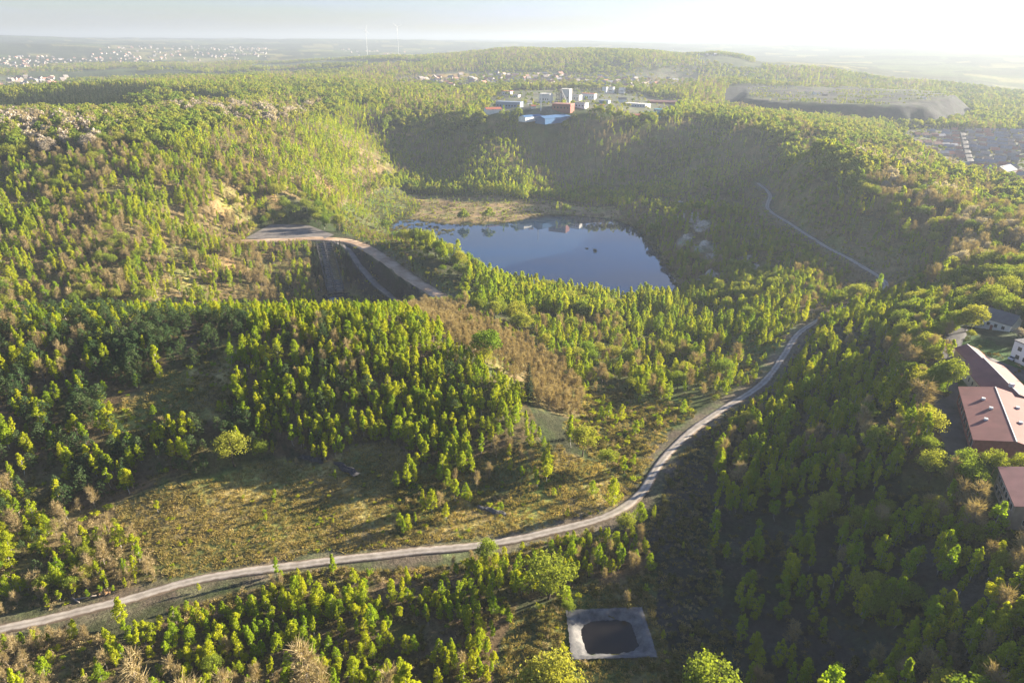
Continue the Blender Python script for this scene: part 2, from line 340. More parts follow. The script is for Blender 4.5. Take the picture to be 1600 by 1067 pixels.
# ------------------------------------------------------------------ regions: ground cover and trees
# name: (pixel outline, ground colour, tree spacing in m, {kind: share}, (min height, max height), undergrowth per 100 m2, phrase)
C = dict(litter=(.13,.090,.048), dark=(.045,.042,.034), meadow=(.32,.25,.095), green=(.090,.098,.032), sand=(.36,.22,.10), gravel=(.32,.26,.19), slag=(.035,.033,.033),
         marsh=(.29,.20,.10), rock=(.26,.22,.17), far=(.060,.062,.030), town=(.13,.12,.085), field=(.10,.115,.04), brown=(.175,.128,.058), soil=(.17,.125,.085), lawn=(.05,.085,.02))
REG = [
 ('far', None, 'far', 6.8, dict(spruce=.10,broad=.46,birch=.22,bare=.22), (9,14), 0, 'on the wooded plateau'),
 ('slope_left', [(-60,195),(250,195),(420,190),(560,165),(640,172),(610,200),(590,255),(560,300),(530,330),(420,345),(370,385),(360,430),(330,470),(600,475),(400,480),(-80,485)], 'brown', 4.5, dict(birch=.72,bare=.24,broad=.04), (6,11), 16, 'on the sunlit brown hillside'),
 ('canopy_left', [(-60,178),(140,182),(330,175),(430,178),(520,160),(560,165),(430,195),(330,215),(210,235),(100,240),(-60,262)], 'far', 6.6, dict(broad=.62,bare=.22,blossom=.16), (9,14), 0, 'on the wooded crest'),
 ('spruces', [(-60,143),(60,140),(140,144),(200,140),(262,146),(320,156),(400,164),(330,168),(240,179),(120,181),(-60,184)], 'dark', 6.2, dict(spruce=.86,broad=.14), (11,17), 0, 'in the dark spruce wood'),
 ('dark_hollow', [(345,380),(400,374),(500,376),(548,392),(560,420),(590,448),(620,470),(540,480),(330,480),(330,440)], 'brown', 5.0, dict(birch=.40,spruce=.15,bare=.45), (6,11), 14, 'in the hollow beside the chute'),
 ('lake_bank', [(548,372),(520,345),(545,318),(600,330),(640,342),(612,360),(640,395),(700,432),(740,452),(705,465),(650,436),(600,404)], 'green', 4.6, dict(birch=.6,bare=.4), (1.6,3.4), 18, 'between dirt track and lake'),
 ('marsh_wood', [(520,330),(560,298),(600,285),(640,296),(660,318),(640,342),(590,350),(545,350)], 'green', 5.0, dict(birch=.8,bare=.2), (3,6), 22, 'in the marsh beside the lake'),
 ('pit_wall', [(590,262),(605,215),(625,192),(700,192),(760,188),(870,192),(1000,188),(1060,186),(1130,205),(1220,255),(1300,300),(1350,335),(1480,395),(1400,440),(1385,450),(1290,485),(1100,500),(1050,470),(1045,430),(990,355),(960,340),(860,318),(820,300),(600,270)], 'brown', 4.5, dict(broad=.20,birch=.54,bare=.26), (5.5,10), 8, 'on the shaded pit wall'),
 ('rim', [(1040,180),(1130,200),(1215,240),(1300,285),(1345,322),(1480,385),(1480,350),(1350,280),(1250,225),(1130,180)], 'green', 4.6, dict(broad=.7,birch=.3), (9,13), 4, 'along the sunlit pit rim'),
 ('rim_back', [(640,182),(760,182),(900,189),(1000,186),(1060,180),(1060,188),(1000,194),(880,198),(750,196),(640,192)], 'green', 4.6, dict(broad=.75,birch=.25), (9,13), 4, 'along the far pit rim'),
 ('beach', [(612,290),(660,295),(760,305),(850,312),(960,322),(985,345),(905,338),(850,338),(810,346),(740,353),(660,346),(640,342),(655,318)], 'marsh', 14, dict(birch=.9,bare=.1), (2,4), 7, 'on brown marsh by the lake'),
 ('far_wood', [(580,265),(640,272),(700,272),(825,278),(828,312),(750,308),(680,302),(620,290),(585,280)], 'green', 4.0, dict(birch=.9,broad=.1), (8,12), 6, 'in the sunlit wood behind marsh'),
 ('valley', [(705,470),(740,445),(850,458),(1000,470),(1060,470),(1200,480),(1290,490),(1250,512),(1215,560),(1180,597),(1110,640),(1060,680),(1000,690),(905,640),(885,565),(800,500)], 'green', 5.0, dict(birch=.82,broad=.08,bare=.10), (5,10), 12, 'in the valley below the lake'),
 ('valley_top', [(705,465),(760,440),(860,446),(1045,462),(1045,500),(860,500),(760,490)], 'green', 4.1, dict(birch=.88,broad=.12), (9,14), 8, 'at the near lake shore'),
 ('valley_open', [(890,600),(960,610),(1060,640),(1040,690),(985,760),(930,720),(870,660)], 'green', 10, dict(birch=.85,bare=.15), (3,6), 22, 'on rough grass beside the road'),
 ('chute_trees', [(488,384),(500,384),(512,440),(492,440)], 'slag', 2.4, dict(spruce=1), (4,7), 0, 'in dark rows left of chute'),
 ('chute_trees_b', [(519,382),(532,382),(560,436),(538,444)], 'slag', 2.4, dict(spruce=1), (4,7), 0, 'in dark rows right of chute'),
 ('heap_brown', [(580,484),(640,478),(700,482),(780,505),(850,545),(892,570),(892,645),(840,640),(770,575),(700,530),(640,500)], 'brown', 2.7, dict(bare=.95,birch=.05), (4,6.5), 10, 'on the brown back of heap'),
 ('heap_birch', [(330,500),(450,490),(600,490),(690,535),(775,592),(832,650),(850,700),(840,745),(720,745),(620,725),(470,705),(420,690),(330,640)], 'litter', 2.2, dict(birch=.91,pine=.07,bare=.02), (4.4,7.4), 8, 'on the birch covered heap'),
 ('heap_pine', [(-60,490),(330,490),(420,492),(400,540),(330,560),(330,640),(420,690),(450,712),(330,735),(190,768),(120,800),(-60,800)], 'litter', 3.3, dict(pine=.62,birch=.34,bare=.04), (4.5,7.5), 10, 'in the pine thicket on heap'),
 ('heap_edge', [(-60,484),(200,476),(420,478),(600,484),(600,500),(420,498),(200,494),(-60,506)], 'litter', 3.0, dict(birch=.72,pine=.28), (3.5,6.5), 8, 'along the crest of the heap'),
 ('clearing_a', [(200,606),(255,575),(322,552),(365,552),(362,605),(330,655),(240,675),(192,650)], 'meadow', 12, dict(birch=.8,bare=.2), (2.5,5), 18, 'in the small heap clearing'),
 ('clearing_b', [(330,545),(350,522),(400,520),(420,535),(380,552),(345,560)], 'meadow', 14, dict(birch=1), (2.5,5), 14, 'in the upper heap clearing'),
 ('meadow', [(195,775),(330,742),(450,718),(600,708),(640,735),(720,760),(850,745),(870,690),(930,720),(985,770),(960,795),(880,820),(760,845),(640,856),(480,872),(320,895),(245,915),(205,840)], 'meadow', 17, dict(birch=.8,bare=.2), (2,4.5), 20, 'in the tan meadow'),
 ('grove', [(605,745),(680,730),(740,715),(860,700),(865,745),(830,790),(740,800),(700,775),(690,810),(640,835),(600,838)], 'green', 4.3, dict(birch=.78,bare=.22), (4,7.5), 22, 'in the grove by the meadow'),
 ('left_mix', [(-80,790),(80,780),(190,772),(225,840),(250,912),(120,945),(-80,975)], 'brown', 3.2, dict(bare=.30,birch=.52,broad=.10,pine=.08), (3.5,7), 26, 'in mixed scrub beside the meadow'),
 ('corner', [(-120,1000),(60,985),(170,990),(230,1000),(150,1090),(-120,1090)], 'brown', 3.4, dict(bare=.55,birch=.45), (3,5.5), 34, 'in brown scrub at road end'),
 ('thicket', [(130,1090),(180,1010),(250,955),(330,935),(420,905),(520,905),(640,888),(740,872),(800,862),(930,842),(995,835),(1010,880),(960,905),(890,925),(800,925),(790,970),(770,1090)], 'litter', 2.35, dict(birch=.90,bare=.09,broad=.01), (3.2,6.2), 22, 'in the thicket below the road'),
 ('roadside', [(250,945),(420,900),(640,880),(800,860),(930,838),(925,850),(800,875),(640,895),(430,918),(270,965)], 'litter', 5.5, dict(birch=.6,bare=.4), (2.5,5), 30, 'beside the gravel road'),
 ('rough', [(780,1090),(790,960),(860,935),(1010,880),(1000,830),(1020,780),(1110,690),(1120,800),(1130,950),(1200,1090)], 'green', 13, dict(birch=.8,bare=.2), (2.2,4.5), 30, 'on rough ground round the basin'),
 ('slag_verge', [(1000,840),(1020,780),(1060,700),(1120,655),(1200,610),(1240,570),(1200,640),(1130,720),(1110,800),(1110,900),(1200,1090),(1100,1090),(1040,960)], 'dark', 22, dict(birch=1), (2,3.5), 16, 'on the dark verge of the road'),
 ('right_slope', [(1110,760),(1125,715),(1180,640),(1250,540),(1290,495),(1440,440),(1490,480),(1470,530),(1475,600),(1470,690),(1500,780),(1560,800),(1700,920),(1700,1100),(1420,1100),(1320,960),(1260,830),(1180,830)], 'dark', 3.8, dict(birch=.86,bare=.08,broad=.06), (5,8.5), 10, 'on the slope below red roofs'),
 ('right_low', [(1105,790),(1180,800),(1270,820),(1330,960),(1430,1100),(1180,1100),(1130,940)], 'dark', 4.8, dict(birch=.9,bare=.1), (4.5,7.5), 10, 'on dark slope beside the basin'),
 ('crest_right', [(1385,560),(1440,480),(1500,440),(1600,430),(1620,470),(1490,500),(1470,560),(1465,690),(1520,770),(1600,830),(1600,920),(1500,860),(1420,720)], 'litter', 3.5, dict(broad=.50,birch=.35,bare=.15), (6.5,10.5), 8, 'on crest beside the red roofs'),
 ('yard_gap', None, 'lawn', 400, dict(birch=1), (3,4), 4, 'in the yard'),
 ('right_wood', [(1480,395),(1350,320),(1250,240),(1150,190),(1250,180),(1400,200),(1420,240),(1480,262),(1600,300),(1660,330),(1660,440),(1500,440),(1440,440)], 'litter', 5.6, dict(broad=.62,bare=.28,birch=.08,blossom=.02), (9,14), 3, 'in wood beyond the pit rim'),
 ('town_right', [(1420,206),(1480,203),(1640,205),(1660,320),(1560,286),(1500,262),(1420,235)], 'town', 13, dict(broad=.7,bare=.3), (3,5.5), 0, 'among the terraced houses'),
 ('site', [(750,182),(830,190),(890,190),(900,178),(1000,184),(1060,180),(1065,158),(1010,148),(900,142),(800,142),(752,160)], 'town', 26, dict(broad=.8,birch=.2), (5,8), 0, 'in the industrial yard'),
 ('town_mid', [(590,135),(600,122),(700,112),(900,118),(1080,105),(1085,135),(980,146),(920,140),(790,138),(680,140)], 'town', 11, dict(broad=.7,bare=.3), (7,11), 0, 'in the far town'),
 ('town_left', [(-60,122),(60,116),(120,124),(115,136),(-60,140)], 'town', 11, dict(broad=.7,bare=.3), (6,10), 0, 'in the far left town'),
 ('field_mid', [(675,118),(735,114),(760,118),(690,124)], 'sand', 200, dict(broad=1), (5,6), 0, 'in the ploughed field'),
]
RP = []
for row in REG:
    RP.append(None if row[1] is None else [(p[0], p[1]) for p in wpoly(row[1])])
RP[[r[0] for r in REG].index('yard_gap')] = [(p[0], p[1]) for p in YARD]
DUMP_I = len(REG)
def regions(x, y, wob=1.0):
    """index of the region at each point, with ragged borders"""
    r = np.hypot(x, y)
    a = wob * (1.5 + 0.012 * r)
    xx = x + a * 2 * (fbm(x / (4 * a + 4), y / (4 * a + 4), 3, 61) - .5) * 2
    yy = y + a * 2 * (fbm(x / (4 * a + 4), y / (4 * a + 4), 3, 67) - .5) * 2
    out = np.zeros(x.shape, int)
    for i, p in enumerate(RP):
        if p is None: continue
        out[in_poly(xx, yy, p)] = i
    return out

# ------------------------------------------------------------------ materials
def new_mat(name):
    m = bpy.data.materials.new(name); m.use_nodes = True
    n, l = m.node_tree.nodes, m.node_tree.links
    n.clear()
    o = n.new('ShaderNodeOutputMaterial')
    return m, n, l, o
def simple_mat(name, col, rough=0.8, var=0.25, scale=0.6, bump=0.0, bscale=8.0, spec=0.3):
    m, n, l, o = new_mat(name)
    b = n.new('ShaderNodeBsdfPrincipled')
    b.inputs['Roughness'].default_value = rough
    b.inputs['Specular IOR Level'].default_value = spec
    tc = n.new('ShaderNodeTexCoord')
    no = n.new('ShaderNodeTexNoise'); no.inputs['Scale'].default_value = scale; no.inputs['Detail'].default_value = 6
    l.new(tc.outputs['Object'], no.inputs['Vector'])
    mr = n.new('ShaderNodeMapRange'); mr.inputs[1].default_value = .25; mr.inputs[2].default_value = .75
    mr.inputs[3].default_value = 1 - var; mr.inputs[4].default_value = 1 + var
    l.new(no.outputs['Fac'], mr.inputs[0])
    mx = n.new('ShaderNodeVectorMath'); mx.operation = 'SCALE'
    mx.inputs[0].default_value = col
    l.new(mr.outputs[0], mx.inputs['Scale'])
    l.new(mx.outputs[0], b.inputs['Base Color'])
    if bump:
        nb = n.new('ShaderNodeTexNoise'); nb.inputs['Scale'].default_value = bscale; nb.inputs['Detail'].default_value = 4
        l.new(tc.outputs['Object'], nb.inputs['Vector'])
        bp = n.new('ShaderNodeBump'); bp.inputs['Strength'].default_value = bump; bp.inputs['Distance'].default_value = .2
        l.new(nb.outputs['Fac'], bp.inputs['Height']); l.new(bp.outputs[0], b.inputs['Normal'])
    l.new(b.outputs[0], o.inputs['Surface'])
    return m
_mc = {}
def pm(col, rough=.8, **k):
    key = (tuple(round(c, 3) for c in col), rough, tuple(sorted(k.items())))
    if key not in _mc:
        _mc[key] = simple_mat('paint_%d' % len(_mc), col, rough, **k)
    return _mc[key]
def leaf_mat(name, c1, c2, transl=0.45, hue=0.5, bright=(.8, 1.25)):
    """leaf: diffuse + translucent; colour differs from tree to tree and a little from leaf to leaf"""
    m, n, l, o = new_mat(name)
    oi = n.new('ShaderNodeObjectInfo')
    ge = n.new('ShaderNodeNewGeometry')
    mx = n.new('ShaderNodeMixRGB'); mx.inputs['Color1'].default_value = (*c1, 1); mx.inputs['Color2'].default_value = (*c2, 1)
    l.new(oi.outputs['Random'], mx.inputs['Fac'])
    mr = n.new('ShaderNodeMapRange'); mr.inputs[3].default_value = bright[0]; mr.inputs[4].default_value = bright[1]
    l.new(ge.outputs['Random Per Island'], mr.inputs[0])
    sc = n.new('ShaderNodeVectorMath'); sc.operation = 'SCALE'
    l.new(mx.outputs[0], sc.inputs[0]); l.new(mr.outputs[0], sc.inputs['Scale'])
    d = n.new('ShaderNodeBsdfDiffuse'); t = n.new('ShaderNodeBsdfTranslucent')
    tw = n.new('ShaderNodeVectorMath'); tw.operation = 'MULTIPLY'; tw.inputs[1].default_value = (1.25, 1.2, .55)
    l.new(sc.outputs[0], tw.inputs[0])
    l.new(sc.outputs[0], d.inputs['Color']); l.new(tw.outputs[0], t.inputs['Color'])
    ms = n.new('ShaderNodeMixShader'); ms.inputs[0].default_value = transl
    l.new(d.outputs[0], ms.inputs[1]); l.new(t.outputs[0], ms.inputs[2])
    l.new(ms.outputs[0], o.inputs['Surface'])
    return m
M_BIRCH = leaf_mat('birch_leaf', (.225, .325, .018), (.420, .430, .020), .52, bright=(.75, 1.35))
M_BROAD = leaf_mat('broad_leaf', (.150, .225, .028), (.320, .315, .055), .45)
M_PINE = leaf_mat('pine_needle', (.055, .098, .036), (.100, .140, .052), .25)
M_SPRUCE = leaf_mat('spruce_needle', (.022, .042, .022), (.040, .062, .028), .15)
M_TWIG = leaf_mat('twig', (.280, .215, .110), (.390, .310, .165), .25)
M_BLOSSOM = leaf_mat('blossom', (.36, .30, .24), (.46, .40, .33), .3)
M_YELLOW = leaf_mat('yellow_flower', (.55, .42, .02), (.62, .48, .03), .3)
M_UNDER = leaf_mat('undergrowth_leaf', (.120, .125, .030), (.235, .190, .070), .3)
M_TUFT = leaf_mat('dry_grass', (.240, .205, .062), (.480, .370, .155), .4)
M_REED = leaf_mat('reed', (.20, .16, .06), (.10, .11, .035), .3)
M_BARK_W = simple_mat('birch_bark', (.42, .39, .34), .8, .35, 3)
M_BARK = simple_mat('bark', (.10, .075, .055), .9, .3, 3)
M_BARK_G = simple_mat('grey_bark', (.24, .20, .165), .9, .3, 3)

def ground_mat():
    m, n, l, o = new_mat('ground_cover')
    at_ = n.new('ShaderNodeVertexColor'); at_.layer_name = 'cover'
    ge = n.new('ShaderNodeNewGeometry')
    def noise(s, d=5, r=.6):
        x = n.new('ShaderNodeTexNoise'); x.inputs['Scale'].default_value = s; x.inputs['Detail'].default_value = d; x.inputs['Roughness'].default_value = r
        l.new(ge.outputs['Position'], x.inputs['Vector']); return x
    n1, n2, n3 = noise(.9, 6, .7), noise(.09, 4), noise(.011, 5)
    acc = None
    for nn, lo, hi in ((n1, .45, 1.55), (n2, .62, 1.38), (n3, .7, 1.3)):
        mr = n.new('ShaderNodeMapRange'); mr.inputs[1].default_value = .3; mr.inputs[2].default_value = .7; mr.inputs[3].default_value = lo; mr.inputs[4].default_value = hi
        l.new(nn.outputs['Fac'], mr.inputs[0])
        if acc is None: acc = mr.outputs[0]
        else:
            k = n.new('ShaderNodeMath'); k.operation = 'MULTIPLY'; l.new(acc, k.inputs[0]); l.new(mr.outputs[0], k.inputs[1]); acc = k.outputs[0]
    sc = n.new('ShaderNodeVectorMath'); sc.operation = 'SCALE'
    l.new(at_.outputs['Color'], sc.inputs[0]); l.new(acc, sc.inputs['Scale'])
    # grass seeps in
    mg = n.new('ShaderNodeMixRGB'); mg.blend_type = 'MULTIPLY'; mg.inputs['Color2'].default_value = (.80, 1.12, .72, 1)
    mr = n.new('ShaderNodeMapRange'); mr.inputs[1].default_value = .46; mr.inputs[2].default_value = .62
    n4 = noise(.05, 5, .65)
    l.new(n4.outputs['Fac'], mr.inputs[0]); l.new(mr.outputs[0], mg.inputs['Fac']); l.new(sc.outputs[0], mg.inputs['Color1'])
    b = n.new('ShaderNodeBsdfPrincipled'); b.inputs['Roughness'].default_value = .95; b.inputs['Specular IOR Level'].default_value = .1
    l.new(mg.outputs[0], b.inputs['Base Color'])
    nb = noise(1.6, 6, .7)
    bp = n.new('ShaderNodeBump'); bp.inputs['Strength'].default_value = .9; bp.inputs['Distance'].default_value = .45
    l.new(nb.outputs['Fac'], bp.inputs['Height']); l.new(bp.outputs[0], b.inputs['Normal'])
    l.new(b.outputs[0], o.inputs['Surface'])
    return m
def gravel_mat(name, c1, c2, s=.35, bump=.5):
    m, n, l, o = new_mat(name)
    ge = n.new('ShaderNodeNewGeometry')
    na = n.new('ShaderNodeTexNoise'); na.inputs['Scale'].default_value = s; na.inputs['Detail'].default_value = 8; na.inputs['Roughness'].default_value = .65
    l.new(ge.outputs['Position'], na.inputs['Vector'])
    r = n.new('ShaderNodeValToRGB'); r.color_ramp.elements[0].position = .35; r.color_ramp.elements[1].position = .65
    r.color_ramp.elements[0].color = (*c1, 1); r.color_ramp.elements[1].color = (*c2, 1)
    l.new(na.outputs['Fac'], r.inputs['Fac'])
    b = n.new('ShaderNodeBsdfPrincipled'); b.inputs['Roughness'].default_value = .9; b.inputs['Specular IOR Level'].default_value = .2
    l.new(r.outputs[0], b.inputs['Base Color'])
    nb = n.new('ShaderNodeTexNoise'); nb.inputs['Scale'].default_value = 5; nb.inputs['Detail'].default_value = 4
    l.new(ge.outputs['Position'], nb.inputs['Vector'])
    bp = n.new('ShaderNodeBump'); bp.inputs['Strength'].default_value = bump; bp.inputs['Distance'].default_value = .1
    l.new(nb.outputs['Fac'], bp.inputs['Height']); l.new(bp.outputs[0], b.inputs['Normal'])
    l.new(b.outputs[0], o.inputs['Surface'])
    return m
def water_mat(name, col, rough=.03, ripple=.02, rscale=.5, ior=1.333):
    m, n, l, o = new_mat(name)
    b = n.new('ShaderNodeBsdfPrincipled')
    b.inputs['Base Color'].default_value = (*col, 1); b.inputs['Roughness'].default_value = rough; b.inputs['IOR'].default_value = ior
    b.inputs['Specular IOR Level'].default_value = .5
    ge = n.new('ShaderNodeNewGeometry')
    nb = n.new('ShaderNodeTexNoise'); nb.inputs['Scale'].default_value = rscale; nb.inputs['Detail'].default_value = 4
    l.new(ge.outputs['Position'], nb.inputs['Vector'])
    bp = n.new('ShaderNodeBump'); bp.inputs['Strength'].default_value = ripple; bp.inputs['Distance'].default_value = .3
    l.new(nb.outputs['Fac'], bp.inputs['Height']); l.new(bp.outputs[0], b.inputs['Normal'])
    l.new(b.outputs[0], o.inputs['Surface'])
    return m
M_GROUND = ground_mat()
M_ROAD = gravel_mat('road_gravel', (.30, .255, .205), (.44, .385, .315), .5)
def add_tracks(m, edge):
    n, l = m.node_tree.nodes, m.node_tree.links
    b = [x for x in n if x.type == 'BSDF_PRINCIPLED'][0]; src = b.inputs['Base Color'].links[0].from_socket
    a = n.new('ShaderNodeAttribute'); a.attribute_name = 'across'
    ab = n.new('ShaderNodeMath'); ab.operation = 'ABSOLUTE'; l.new(a.outputs['Fac'], ab.inputs[0])
    ge = n.new('ShaderNodeNewGeometry'); no = n.new('ShaderNodeTexNoise'); no.inputs['Scale'].default_value = .45; no.inputs['Detail'].default_value = 5
    l.new(ge.outputs['Position'], no.inputs['Vector'])
    ad = n.new('ShaderNodeMath'); ad.operation = 'MULTIPLY_ADD'; ad.inputs[1].default_value = .9; l.new(no.outputs['Fac'], ad.inputs[0]); l.new(ab.outputs[0], ad.inputs[2])
    rp = n.new('ShaderNodeValToRGB'); cr = rp.color_ramp
    cr.elements[0].position = .42; cr.elements[0].color = (.72, .72, .70, 1); cr.elements[1].position = .98; cr.elements[1].color = (*edge, 1)
    e = cr.elements.new(.62); e.color = (1, 1, 1, 1); e = cr.elements.new(.82); e.color = (.96, .95, .93, 1)
    sh = n.new('ShaderNodeMath'); sh.operation = 'MULTIPLY'; sh.inputs[1].default_value = .72; l.new(ad.outputs[0], sh.inputs[0]); l.new(sh.outputs[0], rp.inputs['Fac'])
    mx = n.new('ShaderNodeMixRGB'); mx.blend_type = 'MULTIPLY'; mx.inputs['Fac'].default_value = 1; l.new(src, mx.inputs['Color1']); l.new(rp.outputs[0], mx.inputs['Color2'])
    l.new(mx.outputs[0], b.inputs['Base Color'])
add_tracks(M_ROAD, (.42, .36, .30))
M_DIRT = gravel_mat('dirt', (.32, .20, .115), (.56, .41, .27), .12)
M_SLAGROAD = gravel_mat('grey_gravel', (.13, .115, .10), (.24, .21, .18), .2)
M_ASPHALT = gravel_mat('old_asphalt', (.060, .054, .050), (.11, .10, .092), .2, .2)
M_CONC = gravel_mat('concrete', (.085, .085, .085), (.20, .19, .175), .5, .3)

# ------------------------------------------------------------------ object helpers
def mesh_obj(name, verts, faces, mat=None, parent=None, smooth=False, mats=None, fmat=None):
    me = bpy.data.meshes.new(name)
    me.from_pydata([tuple(map(float, v)) for v in verts], [], faces)
    for mm in (mats or ([mat] if mat else [])): me.materials.append(mm)
    if fmat is not None: me.polygons.foreach_set('material_index', fmat)
    if smooth: me.polygons.foreach_set('use_smooth', [True] * len(me.polygons))
    me.update()
    o = bpy.data.objects.new(name, me); COL.objects.link(o)
    if parent is not None: o.parent = parent
    return o
def empty(name, loc=(0, 0, 0), rz=0.0, s=1.0):
    o = bpy.data.objects.new(name, None); COL.objects.link(o)
    o.location = loc; o.rotation_euler = (0, 0, rz); o.scale = (s, s, s) if not hasattr(s, '__len__') else s
    o.empty_display_size = .5
    return o
def tag(o, label=None, cat=None, group=None, kind=None):
    for k, v in (('label', label), ('category', cat), ('group', group), ('kind', kind)):
        if v: o[k] = v
    return o
class MB:
    """collects boxes, prisms and tubes for one mesh"""
    def __init__(s): s.v = []; s.f = []; s.m = []
    def add(s, v, f, mi=0):
        n = len(s.v); s.v += [tuple(map(float, p)) for p in v]; s.f += [tuple(i + n for i in q) for q in f]; s.m += [mi] * len(f)
    def box(s, x0, x1, y0, y1, z0, z1, mi=0):
        s.add([(x0,y0,z0),(x1,y0,z0),(x1,y1,z0),(x0,y1,z0),(x0,y0,z1),(x1,y0,z1),(x1,y1,z1),(x0,y1,z1)],
              [(3,2,1,0),(4,5,6,7),(0,1,5,4),(1,2,6,5),(2,3,7,6),(3,0,4,7)], mi)
    def tube(s, p0, p1, r0, r1, n=6, mi=0):
        p0 = np.array(p0, float); p1 = np.array(p1, float); d = p1 - p0; d = d / (np.linalg.norm(d) + 1e-9)
        a = np.cross(d, (0, 0, 1) if abs(d[2]) < .9 else (1, 0, 0)); a /= np.linalg.norm(a); b = np.cross(d, a)
        v = []
        for p, r in ((p0, r0), (p1, r1)):
            for k in range(n):
                t = 2 * math.pi * k / n; v.append(p + (a * math.cos(t) + b * math.sin(t)) * r)
        f = [(k, (k + 1) % n, n + (k + 1) % n, n + k) for k in range(n)] + [tuple(range(n))[::-1], tuple(range(n, 2 * n))]
        s.add(v, f, mi)
    def build(s, name, mats, parent=None, smooth=False):
        mats = mats if isinstance(mats, (list, tuple)) else [mats]
        return mesh_obj(name, s.v, s.f, parent=parent, mats=mats, fmat=s.m, smooth=smooth)

# ------------------------------------------------------------------ ground sheet
nr, nt = GX.shape
V = np.stack([GX, GY, GH], -1).reshape(-1, 3)
jj, ii = np.meshgrid(np.arange(nr - 1), np.arange(nt - 1), indexing='ij')
a = (jj * nt + ii).ravel()
F = np.stack([a, a + nt, a + nt + 1, a + 1], -1)[:, ::-1]
gm = bpy.data.meshes.new('ground')
gm.vertices.add(len(V)); gm.vertices.foreach_set('co', V.ravel())
gm.loops.add(F.size); gm.loops.foreach_set('vertex_index', F.ravel().astype(np.int32))
gm.polygons.add(len(F)); gm.polygons.foreach_set('loop_start', np.arange(0, F.size, 4, dtype=np.int32)); gm.polygons.foreach_set('loop_total', np.full(len(F), 4, dtype=np.int32))
gm.polygons.foreach_set('use_smooth', np.ones(len(F), bool))
gm.update(calc_edges=True)
gx, gy = V[:, 0], V[:, 1]
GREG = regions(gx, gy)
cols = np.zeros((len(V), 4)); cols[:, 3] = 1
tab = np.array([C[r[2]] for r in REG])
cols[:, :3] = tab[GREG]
def paint(mask, col, w=1.0):
    w = (mask * w)[:, None]
    cols[:, :3] = cols[:, :3] * (1 - w) + np.array(col)[None] * w
rr = np.hypot(gx, gy)
# far country: wood, pasture and plough in irregular fields
ff = fbm(gx / 420, gy / 420, 4, 5); ff2 = fbm(gx / 260, gy / 260, 3, 15)
farw = sstep(2200, 3200, rr)
paint((ff > .56) * farw, C['field'], .8); paint((ff2 > .66) * farw, C['meadow'], .6)
# slag tip
sd = poly_sd(gx, gy, DUMP)
paint(sstep(60, 45, sd), C['slag']); paint(sstep(0, -8, sd) * sstep(.46, .58, fbm(gx / 35, gy / 14, 3, 71)), (.11, .092, .075), .85)
paint(sstep(.50, .58, fbm(gx / 50, gy / 18, 3, 72)) * sstep(0, -8, sd), C['green'], .7)
SCARS = []
# orange sand scars on the hillside
for px, py, rad in ((345,326,6),(352,322,5),(300,440,6),(330,428,6),(365,415,7),(510,290,7),(520,282,7),(300,288,5),(120,300,5),(20,310,5),(95,437,6),(456,205,5),(40,440,5),(430,320,7)):
    p = at1(px, py)
    SCARS.append((p[0], p[1], rad))
    dd = np.hypot((gx - p[0]), (gy - p[1]) * .8) + 9 * (fbm(gx / 5, gy / 5, 3, 91) - .5)
    paint(sstep(rad, rad * .5, dd), C['sand'], .9)
# black earth beside the track, chute apron
for line, w, c in ((LANE, 9, 'slag'), (TRACK, 6.5, 'soil')):
    d, _ = seg_dist(gx, gy, line)
    paint(sstep(w + 2, w - 2, d + 3 * (fbm(gx / 4, gy / 4, 3, 12) - .5)), C[c], .95)
# black cut on the near flank of the track
tl = np.array(TRACK)[:, :2]
d, _ = seg_dist(gx + 9, gy + 3, TRACK)
paint(sstep(8, 5, d) * (seg_dist(gx, gy, TRACK)[0] > 4.5) * (gx > -135), C['slag'], .9)
# verges of the road
d, _ = seg_dist(gx, gy, ROAD)
paint(sstep(6.5, 3.5, d + 3 * (fbm(gx / 3, gy / 3, 3, 13) - .5)), (.15, .115, .080), .85)
# paler cliffs on the pit wall
cl = np.zeros(len(V)); CLIFF = []
for px, py, rad in ((1063,325,13),(1075,338,13),(1095,350,12),(1070,375,9),(1100,385,10),(1120,400,8),(1110,430,9),(1180,420,7),(1165,405,6),(1230,430,8)):
    p = at1(px, py)
    CLIFF.append((p[0], p[1], rad))
    dd = np.hypot(gx - p[0], gy - p[1]) + 14 * (fbm(gx / 7, gy / 7, 3, 95) - .5)
    cl = np.maximum(cl, sstep(rad, rad * .5, dd))
paint(cl, (.46, .40, .31), .92)
# sandy spot in the valley and bare pads
for px, py, rad, c in ((830,485,9,'soil'),(960,660,7,'soil'),(660,338,6,'marsh')):
    p = at1(px, py); dd = np.hypot(gx - p[0], (gy - p[1])) + 6 * (fbm(gx / 4, gy / 4, 3, 96) - .5)
    paint(sstep(rad, rad * .5, dd), C[c], .8)
# greener and barer patches in the meadow and the rough grass
mm = np.isin(GREG, [i for i, r in enumerate(REG) if r[0] in ('meadow', 'rough', 'valley_open', 'clearing_a')])
paint(mm * sstep(.5, .62, fbm(gx / 14, gy / 14, 4, 121)), C['green'], .75); paint(mm * sstep(.56, .66, fbm(gx / 9, gy / 9, 4, 131)), C['brown'], .7)
ca = gm.color_attributes.new('cover', 'FLOAT_COLOR', 'POINT')
ca.data.foreach_set('color', cols.ravel())
gm.materials.append(M_GROUND)
ground = bpy.data.objects.new('ground', gm); COL.objects.link(ground)
tag(ground, kind='structure')

